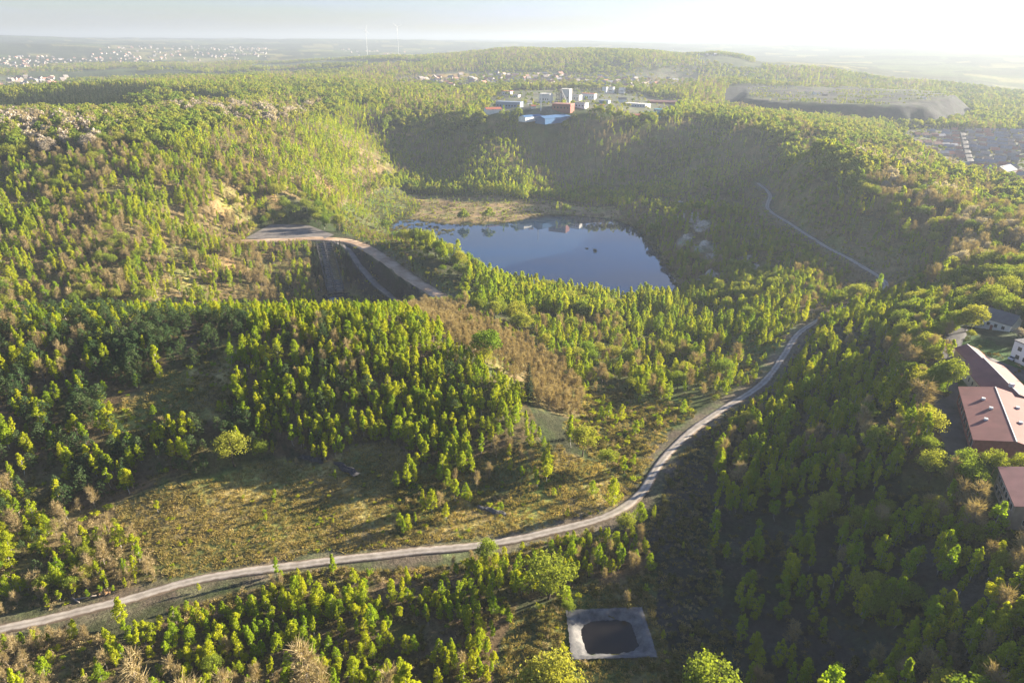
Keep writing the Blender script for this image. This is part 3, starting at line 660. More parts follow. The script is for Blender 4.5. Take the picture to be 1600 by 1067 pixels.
def strip(name, line, width, mat, lift=0.0, wob=.25, drop=.5):
    """a road ribbon with a slight crown, ragged edges and skirts down into the ground"""
    L = np.array(line); n = len(L)
    t = np.gradient(L[:, :2], axis=0); t /= np.linalg.norm(t, axis=1)[:, None] + 1e-9
    nrm = np.stack([-t[:, 1], t[:, 0]], -1)
    v, f = [], []; w0 = width
    for i in range(n):
        width = w0 * (1.35 if L[i, 1] > 350 and name == 'gravel_road' else 1.0)
        e0 = width / 2 + wob * (vnoise(i * .37, 1.5, 5) - .5) * 2; e1 = width / 2 + wob * (vnoise(i * .41, 7.5, 6) - .5) * 2
        for s, dz in ((-e0 - .25, -drop), (-e0, 0), (-e0 * .4, .05), (e1 * .4, .05), (e1, 0), (e1 + .25, -drop)):
            v.append((L[i, 0] + nrm[i, 0] * s, L[i, 1] + nrm[i, 1] * s, L[i, 2] + dz + lift))
    for i in range(n - 1):
        for k in range(5):
            f.append((i * 6 + k, i * 6 + k + 1, i * 6 + 7 + k, i * 6 + 6 + k)[::-1])
    o = mesh_obj(name, v, f, mat, smooth=True)
    at_ = o.data.attributes.new('across', 'FLOAT', 'POINT'); at_.data.foreach_set('value', np.tile(np.array([-1.1, -1, -.4, .4, 1, 1.1], np.float32), n))
    return tag(o, kind='structure')
strip('gravel_road', ROAD, 2.9, M_ROAD)
strip('dirt_track', TRACK, 8.6, M_DIRT, wob=.7)
strip('grey_lane', LANE, 4.2, M_SLAGROAD, wob=.5)
PL = [(p[0], p[1], -11.02) for p in PLATFORM]
tag(mesh_obj('gravel_platform', PL, [tuple(range(len(PL)))], M_SLAGROAD), kind='structure')
def water(name, poly, z, mat, grow):
    c = np.mean(np.array(poly)[:, :2], 0)
    v = [tuple((np.array(p[:2]) - c) * grow + c) + (z,) for p in poly]
    return tag(mesh_obj(name, v, [tuple(range(len(v)))], mat), kind='structure')
lake = water('lake', LAKE, LAKE_Z, water_mat('lake_water', (.010, .030, .062), .02, .012, .25, 1.55), 1.12)
pool = water('pool', POOL, POOL_Z, water_mat('pool_water', (.02, .03, .035), .04, .03, .8), 1.2)
# ------------------------------------------------------------------ tree shapes
def quads_mesh(name, cen, nor, siz, mat, rng, asp=.7):
    """one small leaf card per row"""
    n = len(cen)
    nor = nor / (np.linalg.norm(nor, axis=1)[:, None] + 1e-9)
    t = rng.normal(size=(n, 3)); t -= (t * nor).sum(1)[:, None] * nor; t /= np.linalg.norm(t, axis=1)[:, None] + 1e-9
    b = np.cross(nor, t)
    s = siz[:, None]
    bend = nor * s * .18
    v = np.stack([cen - t * s * .5, cen - b * s * .5 * asp + bend, cen + t * s * .5, cen + b * s * .5 * asp + bend], 1).reshape(-1, 3)
    me = bpy.data.meshes.new(name)
    me.vertices.add(n * 4); me.vertices.foreach_set('co', v.ravel())
    me.loops.add(n * 4); me.loops.foreach_set('vertex_index', np.arange(n * 4, dtype=np.int32))
    me.polygons.add(n); me.polygons.foreach_set('loop_start', np.arange(0, n * 4, 4, dtype=np.int32)); me.polygons.foreach_set('loop_total', np.full(n, 4, dtype=np.int32))
    me.materials.append(mat); me.update(calc_edges=True)
    return me
def mb_mesh(mb, name, mat):
    me = bpy.data.meshes.new(name); me.from_pydata(mb.v, [], mb.f); me.materials.append(mat)
    me.polygons.foreach_set('use_smooth', [True] * len(me.polygons)); me.update(); return me
def bent_trunk(mb, rng, h, r, n=6, lean=.25, seg=5):
    p = np.zeros(3); q = [p.copy()]
    for k in range(seg):
        p = p + np.array([rng.normal() * lean, rng.normal() * lean, h / seg]); q.append(p.copy())
    for k in range(seg):
        mb.tube(q[k], q[k + 1], r * (1 - .85 * k / seg), r * (1 - .85 * (k + 1) / seg), n)
    return q
def tri(p, q, z):
    h = len(q) - 1
    zz = np.clip(z / q[-1][2] * h, 0, h - 1e-4); k = int(zz); return q[k] * (1 - zz + k) + q[k + 1] * (zz - k)

def birch(seed, lo=False, H=8.0, R=1.35, base=.2):
    rng = np.random.default_rng(seed)
    mb = MB(); q = bent_trunk(mb, rng, H * .96, .085, 5 if not lo else 3, .12)
    nc = 15 if lo else 46
    cen, nor, siz = [], [], []
    for k in range(nc):
        t = base + (1 - base) * ((k + rng.random()) / nc) ** .9
        tq = (t - base) / (1 - base); prof = min(1, tq * 3.5 + .3) * math.sqrt(max(.04, 1 - tq ** 1.7))
        rad = R * prof * (.3 + .85 * rng.random()); an = rng.random() * 6.283
        tr = tri(0, q, t * H * .96)
        c = tr + np.array([math.cos(an) * rad, math.sin(an) * rad, rng.normal() * .15])
        if not lo and k % 2 == 0: mb.tube(tr - np.array([0, 0, rad * .7]), c, .03, .012, 3)
        m = 10 if lo else 34
        cr = R * (.32 + .18 * rng.random()) * (.5 + .5 * prof)
        o = rng.normal(size=(m, 3)); o /= np.linalg.norm(o, axis=1)[:, None]; o *= (rng.random((m, 1)) ** .45) * cr; o[:, 2] *= 1.15
        cen.append(c + o); nor.append(o + rng.normal(size=(m, 3)) * cr * .7 + np.array([0, 0, .15])); siz.append((.70 if lo else .29) * (.6 + .8 * rng.random(m)))
    return quads_mesh('birch_crown', np.concatenate(cen), np.concatenate(nor), np.concatenate(siz), M_BIRCH, rng), mb_mesh(mb, 'birch_trunk', M_BARK_W)
def broad(seed, lo=False, H=11.0, R=4.0, mat=None, leaf=.40, name='broad'):
    rng = np.random.default_rng(seed)
    mb = MB(); q = bent_trunk(mb, rng, H * .5, .22, 6 if not lo else 3, .15, 3)
    nl = 14 if lo else 34
    cen, nor, siz = [], [], []
    for k in range(nl):
        u = rng.normal(size=3); u /= np.linalg.norm(u); u[2] = abs(u[2]) * 1.1 - .35
        rad = .45 + .5 * rng.random()
        c = np.array([u[0] * R * rad, u[1] * R * rad, H * .58 + u[2] * H * .38 * rad])
        cr = R * (.26 + .2 * rng.random())
        if not lo and k % 2: mb.tube(q[-1] - np.array([0, 0, H * .12 * rng.random()]), c, .09, .03, 4)
        m = 24 if lo else 62
        o = rng.normal(size=(m, 3)); o /= np.linalg.norm(o, axis=1)[:, None]; o[:, 2] *= .8; o *= cr * (.55 + .5 * rng.random((m, 1)))
        cen.append(c + o); nor.append(o + rng.normal(size=(m, 3)) * cr * .5); siz.append((1.15 if lo else leaf) * (.6 + .8 * rng.random(m)))
    return quads_mesh(name + '_crown', np.concatenate(cen), np.concatenate(nor), np.concatenate(siz), mat or M_BROAD, rng, .8), mb_mesh(mb, name + '_trunk', M_BARK)
def pine(seed, lo=False, H=7.5, R=1.9):
    rng = np.random.default_rng(seed)
    mb = MB(); q = bent_trunk(mb, rng, H * .93, .11, 5, .14)
    nc = 40
    cen, nor, siz = [], [], []
    for k in range(nc):
        t = .22 + .76 * (k + rng.random()) / nc
        prof = (1 - max(0, (t - .45) / .6) ** 1.6) * (.65 + .35 * min(1, (t - .15) / .25))
        an = k * 2.4 + rng.normal() * .4; rad = R * prof * (.4 + .6 * rng.random())
        tr = tri(0, q, t * H * .93); c = tr + np.array([math.cos(an) * rad, math.sin(an) * rad, rad * .28 + rng.normal() * .1])
        if k % 2 == 0: mb.tube(tr, c, .04, .015, 3)
        m = 24; cr = .55 * (.6 + .6 * rng.random())
        o = rng.normal(size=(m, 3)); o /= np.linalg.norm(o, axis=1)[:, None]; o *= cr * rng.random((m, 1)) ** .4; o[:, 2] *= .6
        cen.append(c + o); nor.append(o * .6 + rng.normal(size=(m, 3)) * .3 + np.array([0, 0, .2])); siz.append(.34 * (.6 + .8 * rng.random(m)))
    return quads_mesh('pine_crown', np.concatenate(cen), np.concatenate(nor), np.concatenate(siz), M_PINE, rng, .45), mb_mesh(mb, 'pine_trunk', M_BARK)
def spruce(seed, lo=False, H=20.0, R=3.0):
    rng = np.random.default_rng(seed)
    mb = MB(); mb.tube((0, 0, 0), (0, 0, H * .97), .22, .03, 5)
    cen, nor, siz = [], [], []
    nw = 17
    for k in range(nw):
        t = .13 + .87 * k / nw; rad = R * (1 - t) ** .85 * (.85 + .3 * rng.random()) + .1
        for j in range(9):
            an = j * .698 + k * .37 + rng.normal() * .15; l = rad * (.75 + .45 * rng.random())
            for u in (.3, .6, .88, 1.05):
                cen.append((math.cos(an) * l * u, math.sin(an) * l * u, H * t - l * u * .38 + rng.normal() * .1))
                nor.append((math.cos(an) * .5 + rng.normal() * .3, math.sin(an) * .5 + rng.normal() * .3, .8)); siz.append(.95 * (1.25 - u * .5) * (.5 + (1 - t) * .8))
    return quads_mesh('spruce_crown', np.array(cen), np.array(nor), np.array(siz), M_SPRUCE, rng, .6), mb_mesh(mb, 'spruce_trunk', M_BARK)
def bare(seed, lo=False, H=8.0, R=1.7):
    """leafless or just budding tree: trunk, limbs and a haze of twigs"""
    rng = np.random.default_rng(seed)
    mb = MB(); q = bent_trunk(mb, rng, H * .9, .10, 5, .15)
    v, f = [], []
    def blade(p, d, w):
        s = np.cross(d, rng.normal(size=3)); s = s / (np.linalg.norm(s) + 1e-9) * w
        n = len(v); v.extend([p - s, p + s, p + d + s * .3, p + d - s * .3]); f.append((n, n + 1, n + 2, n + 3))
    nb = 16 if lo else 30
    for k in range(nb):
        t = .22 + .75 * (k + rng.random()) / nb; tr = tri(0, q, t * H * .9)
        an = rng.random() * 6.283; L = R * (1.25 - t * .75) * (.7 + .5 * rng.random())
        d = np.array([math.cos(an), math.sin(an), .9 + .5 * rng.random()]); d /= np.linalg.norm(d); e = tr + d * L
        mb.tube(tr, e, .035, .012, 3)
        for j in range(7 if lo else 17):
            p = tr + d * L * (.25 + .75 * rng.random()); g = d * .7 + rng.normal(size=3) * .55 + np.array([0, 0, .25]); g = g / np.linalg.norm(g) * (.45 + .55 * rng.random())
            blade(p, g, .085 if lo else .042)
            if not lo: blade(p + g * .6, (g + rng.normal(size=3) * .35) * .7, .036)
    me = bpy.data.meshes.new('bare_crown'); me.from_pydata([tuple(x) for x in v], [], f); me.materials.append(M_TWIG); me.update()
    return me, mb_mesh(mb, 'bare_trunk', M_BARK_G)
def bush(seed, R=.9, Hh=1.2, n=150, mat=None, leaf=.3, up=0.0):
    rng = np.random.default_rng(seed)
    cen, nor = [], []
    for k in range(9):
        c = np.array([rng.normal() * R * .45, rng.normal() * R * .45, Hh * (.25 + .4 * rng.random())])
        o = rng.normal(size=(n // 9, 3)); o /= np.linalg.norm(o, axis=1)[:, None]; o *= R * .5 * rng.random((n // 9, 1)) ** .5
        cen.append(c + o); nor.append(o + rng.normal(size=o.shape) * .25)
    cen = np.concatenate(cen); cen[:, 2] = np.abs(cen[:, 2])
    return quads_mesh('bush_leaf', cen, np.concatenate(nor), leaf * (.6 + .8 * rng.random(len(cen))), mat or M_UNDER, rng)
def tuft(seed, n=22, R=.45, h=.5, mat=None, w=.07):
    rng = np.random.default_rng(seed); v, f = [], []
    for k in range(n):
        a = rng.random() * 6.283; r = R * rng.random() ** .6; p = np.array([math.cos(a) * r, math.sin(a) * r, -.05])
        d = np.array([math.cos(a) * .5 + rng.normal() * .35, math.sin(a) * .5 + rng.normal() * .35, 1.0]) * h * (.5 + .7 * rng.random())
        s = np.cross(d, rng.normal(size=3)); s = s / np.linalg.norm(s) * w; m = len(v)
        v.extend([p - s, p + s, p + d]); f.append((m, m + 1, m + 2))
    me = bpy.data.meshes.new('tuft'); me.from_pydata([tuple(x) for x in v], [], f); me.materials.append(mat or M_TUFT); me.update()
    return me

# kind: (builder, nominal height, near variants, far variants)
KIND = {
 'birch': (birch, 8.0, 6, 2), 'broad': (broad, 11.0, 3, 2), 'pine': (pine, 7.5, 3, 0), 'spruce': (spruce, 20.0, 2, 0), 'bare': (bare, 8.0, 4, 2), 'blossom': (None, 11.0, 2, 1),
}
PROTO = {}
for ki, (k, (fn, hh, nn, nf)) in enumerate(KIND.items()):
    PROTO[k] = []
    for i in range(nn + nf):
        lo = i >= nn; sd_ = 100 * ki + i
        if k == 'birch':
            PROTO[k].append(birch(sd_, lo, R=(.95, 1.25, 1.55, 1.1, .8, 1.35, 1.15, 1.45)[i], base=(.14, .22, .10, .36, .26, .05, .25, .2)[i]))
        elif k == 'blossom':
            PROTO[k].append(broad(sd_, lo, mat=M_BLOSSOM, name='blossom'))
        else:
            PROTO[k].append(fn(sd_, lo))
NAMES = dict(birch='birch_tree', broad='broadleaf_tree', pine='pine_tree', spruce='spruce_tree', bare='bare_tree', blossom='blossom_tree')
CATS = dict(birch='birch', broad='broadleaf tree', pine='pine', spruce='spruce', bare='bare tree', blossom='blossom tree')

# ------------------------------------------------------------------ scatter
rng = np.random.default_rng(11)
KL = list(KIND)
ORDN = ['1st', '2nd', '3rd'] + ['%dth' % i for i in range(4, 30)]
def single_out(rows, limit=28):
    """rows: [(object, base label, pixel x)]; things that share a label are told apart by their order from the left"""
    by = {}
    for r in rows: by.setdefault(r[1], []).append(r)
    for lab, rs in by.items():
        if 1 < len(rs) <= limit:
            for i, (o, _, _) in enumerate(sorted(rs, key=lambda r: r[2])):
                o['label'] = ' '.join(lab.split()[:13]).rstrip(',') + ', %s from left' % ORDN[i]
FOOT = []          # building and pavement outlines kept free of trees: (polygon, margin)
# ------------------------------------------------------------------ buildings and other things
M_GLASS = simple_mat('window_glass', (.03, .035, .04), .12, .3, 1.0, spec=.6)
M_RED = pm((.235, .090, .070), .8, var=.2, scale=.22)
M_REDL = pm((.36, .17, .13), .8, var=.18, scale=.3)
M_BEIGE = pm((.47, .41, .33), .85, var=.15, scale=.4)
M_WHITE = pm((.70, .68, .63), .8, var=.1, scale=.4)
M_BRICK = pm((.26, .10, .075), .9, var=.2, scale=1.5)
M_GREYR = pm((.12, .115, .115), .8, var=.2, scale=.5)
M_TRIM = pm((.62, .60, .55), .7, var=.08)
def local(name, loc, rz, label, cat, group=None):
    return tag(empty(name, loc, rz), label, cat, group)
def gable(root, L, Wd, eave, ridge, wall, roof, over=.45, trim=None, base=-1.0, axis=0):
    """walls with gables (ridge along local x) and a two-slope roof; returns (wall, roof)"""
    l, w = L / 2, Wd / 2
    b = MB()
    b.add([(-l,-w,base),(l,-w,base),(l,w,base),(-l,w,base),(-l,-w,eave),(l,-w,eave),(l,w,eave),(-l,w,eave),(-l,0,ridge),(l,0,ridge)],
          [(0,1,5,4),(2,3,7,6),(1,2,6,9,5),(3,0,4,8,7),(0,3,2,1)])
    wo = b.build('wall', wall, root)
    r = MB(); e = l + over; s = (ridge - eave) / w; ww = w + over; t = .18
    for sg in (-1, 1):
        y0, z0, z1 = sg * ww, eave - s * over + .05, ridge + .05
        v = [(-e,y0,z0),(e,y0,z0),(e,0,z1),(-e,0,z1),(-e,y0,z0+t),(e,y0,z0+t),(e,0,z1+t),(-e,0,z1+t)]
        f = [(0,1,2,3),(7,6,5,4),(4,5,1,0),(5,6,2,1),(6,7,3,2),(7,4,0,3)]
        r.add(v, f if sg < 0 else [q[::-1] for q in f])
    ro = r.build('roof', roof, root)
    if trim:
        k = MB(); k.box(-e - .02, e + .02, -.13, .13, ridge + .12, ridge + .3); k.build('ridge_cap', trim, ro)
    return wo, ro
def flat(root, L, Wd, h, wall, roof, base=-1.0, para=.35):
    b = MB(); b.box(-L/2, L/2, -Wd/2, Wd/2, base, h); wo = b.build('wall', wall, root)
    r = MB(); r.box(-L/2-.25, L/2+.25, -Wd/2-.25, Wd/2+.25, h+.003, h+para); ro = r.build('roof', roof, root)
    return wo, ro
def windows(root, L, Wd, z, w, h, n, side='y-', frame=None, x0=None, x1=None):
    """a row of windows, each its own part with a pane"""
    a, b_ = (x0 if x0 is not None else -L/2+1.2), (x1 if x1 is not None else L/2-1.2)
    for i in range(n):
        x = a + (b_ - a) * (i + .5) / n
        f, g = MB(), MB()
        if side[0] == 'y':
            y = (-Wd/2 if side[1] == '-' else Wd/2); s = -1 if side[1] == '-' else 1
            f.box(x-w/2-.08, x+w/2+.08, min(y-.05*s, y+.05*s), max(y-.05*s, y+.05*s), z-.08, z+h+.08)
            g.box(x-w/2, x+w/2, min(y, y+.07*s), max(y, y+.07*s), z, z+h)
        else:
            y = (-L/2 if side[1] == '-' else L/2); s = -1 if side[1] == '-' else 1
            f.box(min(y-.05*s, y+.05*s), max(y-.05*s, y+.05*s), x-w/2-.08, x+w/2+.08, z-.08, z+h+.08)
            g.box(min(y, y+.07*s), max(y, y+.07*s), x-w/2, x+w/2, z, z+h)
        fo = f.build('window', frame or M_TRIM, root); g.build('pane', M_GLASS, fo)
def keep_clear(cx, cy, rz, L, Wd, mar):
    c, s = math.cos(rz), math.sin(rz)
    FOOT.append(([(cx + c*x - s*y, cy + s*x + c*y) for x, y in ((-L/2,-Wd/2),(L/2,-Wd/2),(L/2,Wd/2),(-L/2,Wd/2))], mar))
def ridge_frame(p0, p1, z):
    a, b = atz(*p0, z), atz(*p1, z)
    return (a + b) / 2, math.atan2(b[1]-a[1], b[0]-a[0]), float(np.linalg.norm((b-a)[:2]))

YZ = 19.6
# long low school wing: narrow front section and wider rear section
c_, rz_, ln = ridge_frame((1513,538), (1538,561), YZ + 5.2)
o = local('school_annex', (float(c_[0]), float(c_[1]), YZ), rz_, 'narrow low annex with red roof at the end of the long school wing', 'building')
gable(o, ln + .5, 7.0, 3.3, 4.8, M_BEIGE, M_RED, trim=M_TRIM); windows(o, ln, 7.0, 1.2, 1.1, 1.2, 2, 'y-'); keep_clear(c_[0], c_[1], rz_, ln, 7, 3)
c_, rz_, ln = ridge_frame((1540,561), (1590,612), YZ + 6.6)
o = local('school_wing', (float(c_[0]), float(c_[1]), YZ), rz_, 'long beige school wing with red roof and a row of small windows', 'building')
gable(o, ln + 2, 12.5, 4.0, 6.2, M_BEIGE, [M_RED], trim=M_TRIM)
windows(o, ln + 2, 12.5, 1.3, .9, 1.5, 8, 'y-'); windows(o, ln + 2, 12.5, 1.3, .9, 1.5, 8, 'y+'); keep_clear(c_[0], c_[1], rz_, ln + 4, 13, 2.5)
ch = MB(); ch.box(7, 8, -.6, .6, 5.6, 7.3); ch.build('chimney', M_TRIM, o)
# hall with the big red roof
c_, rz_, ln = ridge_frame((1556,606), (1588,688), YZ + 7.0)
o = local('school_hall', (float(c_[0]), float(c_[1]), YZ), rz_, 'large brick hall with a wide faded red roof', 'building')
gable(o, ln, 17.0, 5.0, 6.8, M_BRICK, M_RED, trim=M_TRIM, over=.7)
windows(o, ln, 17.0, 1.4, 1.8, 2.4, 9, 'y-')
for vx, vy in ((-8, -4), (-2, -3), (5, -5), (-6, 4), (4, 3)):
    vz = 5.0 + 1.8 * (1 - abs(vy) / 8.5); k = MB(); k.box(vx - .45, vx + .45, vy - .45, vy + .45, vz - .3, vz + .75); k.build('roof_vent', M_TRIM, o); keep_clear(c_[0], c_[1], rz_, ln + 2, 20, 2.0)
# white house with a grey roof beyond the yard
p = at1(1556, 512)
o = local('white_house', p, math.radians(-58), 'pale rendered house with dark grey roof at the wood edge', 'house')
gable(o, 13, 8.5, 4.2, 7.2, M_WHITE, M_GREYR, base=-2); windows(o, 13, 8.5, 1.6, 1.1, 1.3, 4, 'y-'); windows(o, 13, 8.5, 1.6, 1.0, 1.3, 2, 'x-', x0=-3, x1=3)
an = MB(); an.box(-9.5, -6.5, -3.5, 1.0, -2, 2.8); ax = an.build('side_wing', M_WHITE, o)
an = MB(); an.box(-9.8, -6.52, -3.8, 1.3, 2.85, 3.05); an.build('wing_roof', M_GREYR, ax)
dr = MB(); dr.box(-.5, .5, -4.33, -4.27, 0, 2.1); dr.build('door', M_BRICK, o)
keep_clear(p[0], p[1], math.radians(-58), 16, 9, 4)
FOOT.append(([(p[0]-12,p[1]-26),(p[0]+6,p[1]-26),(p[0]+10,p[1]+2),(p[0]-8,p[1]+2)], 0))
FOOT.append(([(p[0]-26,p[1]-28),(p[0]-6,p[1]-36),(p[0]+9,p[1]-4),(p[0]-9,p[1]+5)], 0))
# white block cut by the frame
p = atz(1626, 574, YZ)
o = local('white_block', (float(p[0]), float(p[1]), YZ), math.radians(-75), 'white two-storey block at the edge of the yard', 'building')
flat(o, 16, 9, 7.0, M_WHITE, M_GREYR); windows(o, 16, 9, 1.2, 1.4, 1.4, 5, 'y-'); windows(o, 16, 9, 4.2, 1.4, 1.4, 5, 'y-'); keep_clear(p[0], p[1], math.radians(-75), 16, 9, 3)
# beige building behind the trees at the lower right
p = atz(1606, 800, YZ)
rz_ = math.radians(-112)
o = local('beige_building', (float(p[0]), float(p[1]), YZ), rz_, 'beige building with weathered red roof half hidden by bare branches', 'building')
gable(o, 16, 11, 5.8, 7.2, pm((.30, .24, .175), .9, var=.25), M_REDL, trim=M_TRIM)
windows(o, 16, 11, .9, 1.3, 1.3, 6, 'y-'); windows(o, 16, 11, 3.4, 1.3, 1.3, 6, 'y-'); windows(o, 16, 11, 1.2, 1.3, 1.3, 3, 'x+', x0=-4, x1=4); keep_clear(p[0], p[1], rz_, 17, 12, 2.5)

def flat_strip(name, pix, z, width, mat):
    return strip(name, smooth_line([tuple(float(c) for c in atz(a, b, z)) for a, b in pix], 2.5), width, mat, lift=0, wob=.3, drop=.35)
flat_strip('yard_road', [(1500,512),(1482,545),(1478,590),(1483,640),(1494,690),(1512,735)], YZ + .06, 6.5, M_ASPHALT)
flat_strip('yard_lane', [(1484,548),(1520,556),(1560,572),(1605,588),(1660,600)], YZ + .10, 9.0, M_ASPHALT)
for q in ((1482,545),(1478,590),(1483,640),(1494,690),(1520,556),(1560,572)):
    p = atz(*q, YZ); FOOT.append(([(p[0]-4,p[1]-4),(p[0]+4,p[1]-4),(p[0]+4,p[1]+4),(p[0]-4,p[1]+4)], 3.5))
# pale fence along the yard road
a, b = atz(1500, 634, YZ), atz(1517, 702, YZ)
fl = float(np.linalg.norm((b - a)[:2]))
o = local('panel_fence', (float(a[0]), float(a[1]), YZ), math.atan2(b[1]-a[1], b[0]-a[0]), 'pale green panel fence between yard road and brick hall', 'fence')
nf = int(fl / 2.4)
for i in range(nf):
    k = MB(); k.box(i*2.4 + .08, i*2.4 + 2.32, -.03, .03, .1, 1.6); k.build('panel', pm((.42, .52, .48)), o)
for i in range(nf + 1):
    k = MB(); k.box(i*2.4 - .06, i*2.4 + .06, -.06, .06, -.3, 1.75); k.build('post', M_TRIM, o)
# cars
def car(loc, rz, col, label):
    o = local('parked_car', loc, rz, label, 'car', 'cars parked by the school yard')
    b = MB()
    prof = [(-2.1,.35),(-2.15,.75),(-1.9,.95),(-1.2,1.0),(1.0,.98),(1.9,.86),(2.15,.65),(2.12,.35)]
    n_ = len(prof); v = [(x, -.85, z) for x, z in prof] + [(x, .85, z) for x, z in prof]
    f = [tuple(range(n_)), tuple(range(2*n_-1, n_-1, -1))] + [(i, n_+i, n_+(i+1) % n_, (i+1) % n_) for i in range(n_)]
    b.add(v, f)
    bo = b.build('body', pm(col, .35, var=.05), o)
    c = MB(); pr = [(-1.7,.97),(-1.35,1.42),(.25,1.45),(1.0,.97)]
    v = [(x, -.78 if z < 1.2 else -.62, z) for x, z in pr] + [(x, .78 if z < 1.2 else .62, z) for x, z in pr]
    c.add(v, [(0,1,2,3),(7,6,5,4),(0,4,5,1),(2,6,7,3)]); c.build('window', M_GLASS, o)
    r = MB(); r.box(-1.33, .25, -.62, .62, 1.43, 1.48); r.build('roof', pm(col, .35, var=.05), o)
    for x in (-1.35, 1.35):
        for y in (-.82, .82):
            w = MB(); w.tube((x, y-.1, .32), (x, y+.1, .32), .32, .32, 12); wo = w.build('wheel', pm((.02,.02,.02)), o)
    for y in (-.6, .6):
        h = MB(); h.box(2.08, 2.16, y-.16, y+.16, .6, .74); h.build('headlight', M_TRIM, o)
p = atz(1584, 562, YZ + .15); car(tuple(map(float, p)), math.radians(20), (.45, .5, .55), 'silver blue car parked beside the white block')
p = at1(1529, 508); car(p, math.radians(75), (.25, .32, .42), 'blue car parked beside the pale house with dark roof')

# concrete basin
root = local('concrete_basin', (0, 0, 0), 0, 'square concrete lined basin with dark water in the rough clearing', 'basin')
bc = [np.array(q) for q in BASIN]
v, f = [], []; N_ = 36
for j in range(N_ + 1):
    for i in range(N_ + 1):
        a, b = i / N_, j / N_
        q = (bc[0] * (1-a) + bc[1] * a) * (1-b) + (bc[3] * (1-a) + bc[2] * a) * b
        e = min(a, 1-a) * 19; g = min(b, 1-b) * 19
        m_ = (max(e, .01) ** -2.2 + max(g, .01) ** -2.2) ** (-1 / 2.2) * 1.15 + 1.6 * (fbm(np.array(i * .22), np.array(j * .22), 3, 3) - .5) * sstep(0.5, 3, min(e, g))
        z = BASIN_Z + .28 - 2.3 * sstep(.5, 6.0, m_) + .05 * (vnoise(i * .6, j * .6, 8) - .5)
        v.append((q[0] + .25 * (vnoise(i * .5, j * 3, 9) - .5), q[1] + .25 * (vnoise(i * 3, j * .5, 10) - .5), z))
for j in range(N_):
    for i in range(N_):
        k = j * (N_ + 1) + i; f.append((k, k + N_ + 1, k + N_ + 2, k + 1))
mesh_obj('lining', v, f, M_CONC, root, smooth=True)
wv = []
for k in range(40):
    t = k / 40 * 2 * math.pi; rx = np.sign(math.cos(t)) * abs(math.cos(t)) ** .5; ry = np.sign(math.sin(t)) * abs(math.sin(t)) ** .5
    a, b = .5 + rx * .42, .5 + ry * .42
    q = (bc[0] * (1-a) + bc[1] * a) * (1-b) + (bc[3] * (1-a) + bc[2] * a) * b
    wv.append((q[0], q[1], BASIN_Z - 1.05))
mesh_obj('water', wv, [tuple(range(40))], water_mat('basin_water', (.012, .010, .008), .05, .02, 1.0), root)

# stepped concrete chute in the hollow
tp, bt = atz(506, 380, -11.6), atz(525, 456, -30.5)
cl_ = float(np.linalg.norm((bt - tp)[:2])); rz_ = math.atan2(bt[1]-tp[1], bt[0]-tp[0]); drop = float(tp[2] - bt[2])
root = local('stepped_chute', (float(tp[0]), float(tp[1]), float(tp[2])), rz_, 'weathered concrete chute of two stepped flights down the black slope', 'stairway')
NS = 26
for fl_, (y0, y1) in enumerate(((-4.6, -.5), (.5, 4.6))):
    for i in range(NS):
        k = MB(); x0 = cl_ * i / NS; z = -drop * (i + 1) / NS + .9
        k.box(x0, x0 + cl_ / NS - .18, y0, y1, z - 1.6, z); k.build('step', M_SLAGROAD if i % 2 else M_CONC, root)
for y in (-5.1, 0, 5.1):
    w = .45
    k = MB(); k.add([(0,y-w,-2),(cl_,y-w,-drop-2),(cl_,y+w,-drop-2),(0,y+w,-2),(0,y-w,1.5),(cl_,y-w,-drop+1.5),(cl_,y+w,-drop+1.5),(0,y+w,1.5)],
                    [(3,2,1,0),(4,5,6,7),(0,1,5,4),(1,2,6,5),(2,3,7,6),(3,0,4,7)])
    k.build('side_wall', pm((.07, .065, .06), .9, var=.3), root)
keep_clear((tp[0]+bt[0])/2, (tp[1]+bt[1])/2, rz_, cl_, 11, 1.2)

# heaps of black rubble in the meadow
def rubble(px, py, L, Wd, H, rz, label, col=(.045, .042, .045)):
    p = at1(px, py); r_ = random.Random(px)
    n1, n2 = 20, 9; v, f = [], []
    for j in range(n2 + 1):
        for i in range(n1 + 1):
            a, b = i / n1 * 2 - 1, j / n2 * 2 - 1
            e = max(0, 1 - abs(a) ** 3) * max(0, 1 - b * b)
            v.append((a * L / 2, b * Wd / 2 + .25 * math.sin(i * .9), H * e * (.6 + .8 * vnoise(i * .7, j * .9, px)) - .15))
    for j in range(n2):
        for i in range(n1):
            k = j * (n1 + 1) + i; f.append((k, k + 1, k + n1 + 2, k + n1 + 1))
    o = mesh_obj('rubble_bank', v, f, pm(col, .9, var=.45, scale=2.0, bump=.6))
    o.location = p; o.rotation_euler = (0, 0, rz)
    tag(o, label, 'rubble bank', 'dark banks of rubble round the meadow')
rubble(535, 729, 13, 2.4, 1.1, math.radians(-35), 'long low bank of dark rubble at the top of the meadow')
rubble(487, 716, 9, 2.2, .8, math.radians(-20), 'dark stripe of rubble under the heap trees', (.06, .055, .05))
rubble(628, 753, 5, 2.6, 1.2, 0, 'short black rubble mound beside the grove')
rubble(768, 798, 11, 2.2, .9, math.radians(-25), 'grey rubble bank under the grove near the road', (.10, .095, .09))
for i, (px, py, rz, lab) in enumerate(((135,934,.3,'grey fallen log beside the road end'),(118,938,-.5,'short fallen log lying across another by the road'))):
    k = MB(); L = 4.2 - i * 1.2; k.tube((-L/2,0,.22), (L/2,0,.2), .24, .17, 8); k.tube((L*.1,0,.25), (L*.25,.7,.5), .07, .03, 5)
    o = k.build('fallen_log', M_BARK_G, smooth=True); o.location = at1(px, py); o.rotation_euler = (0, 0, rz); tag(o, lab, 'log', 'fallen logs by the road')
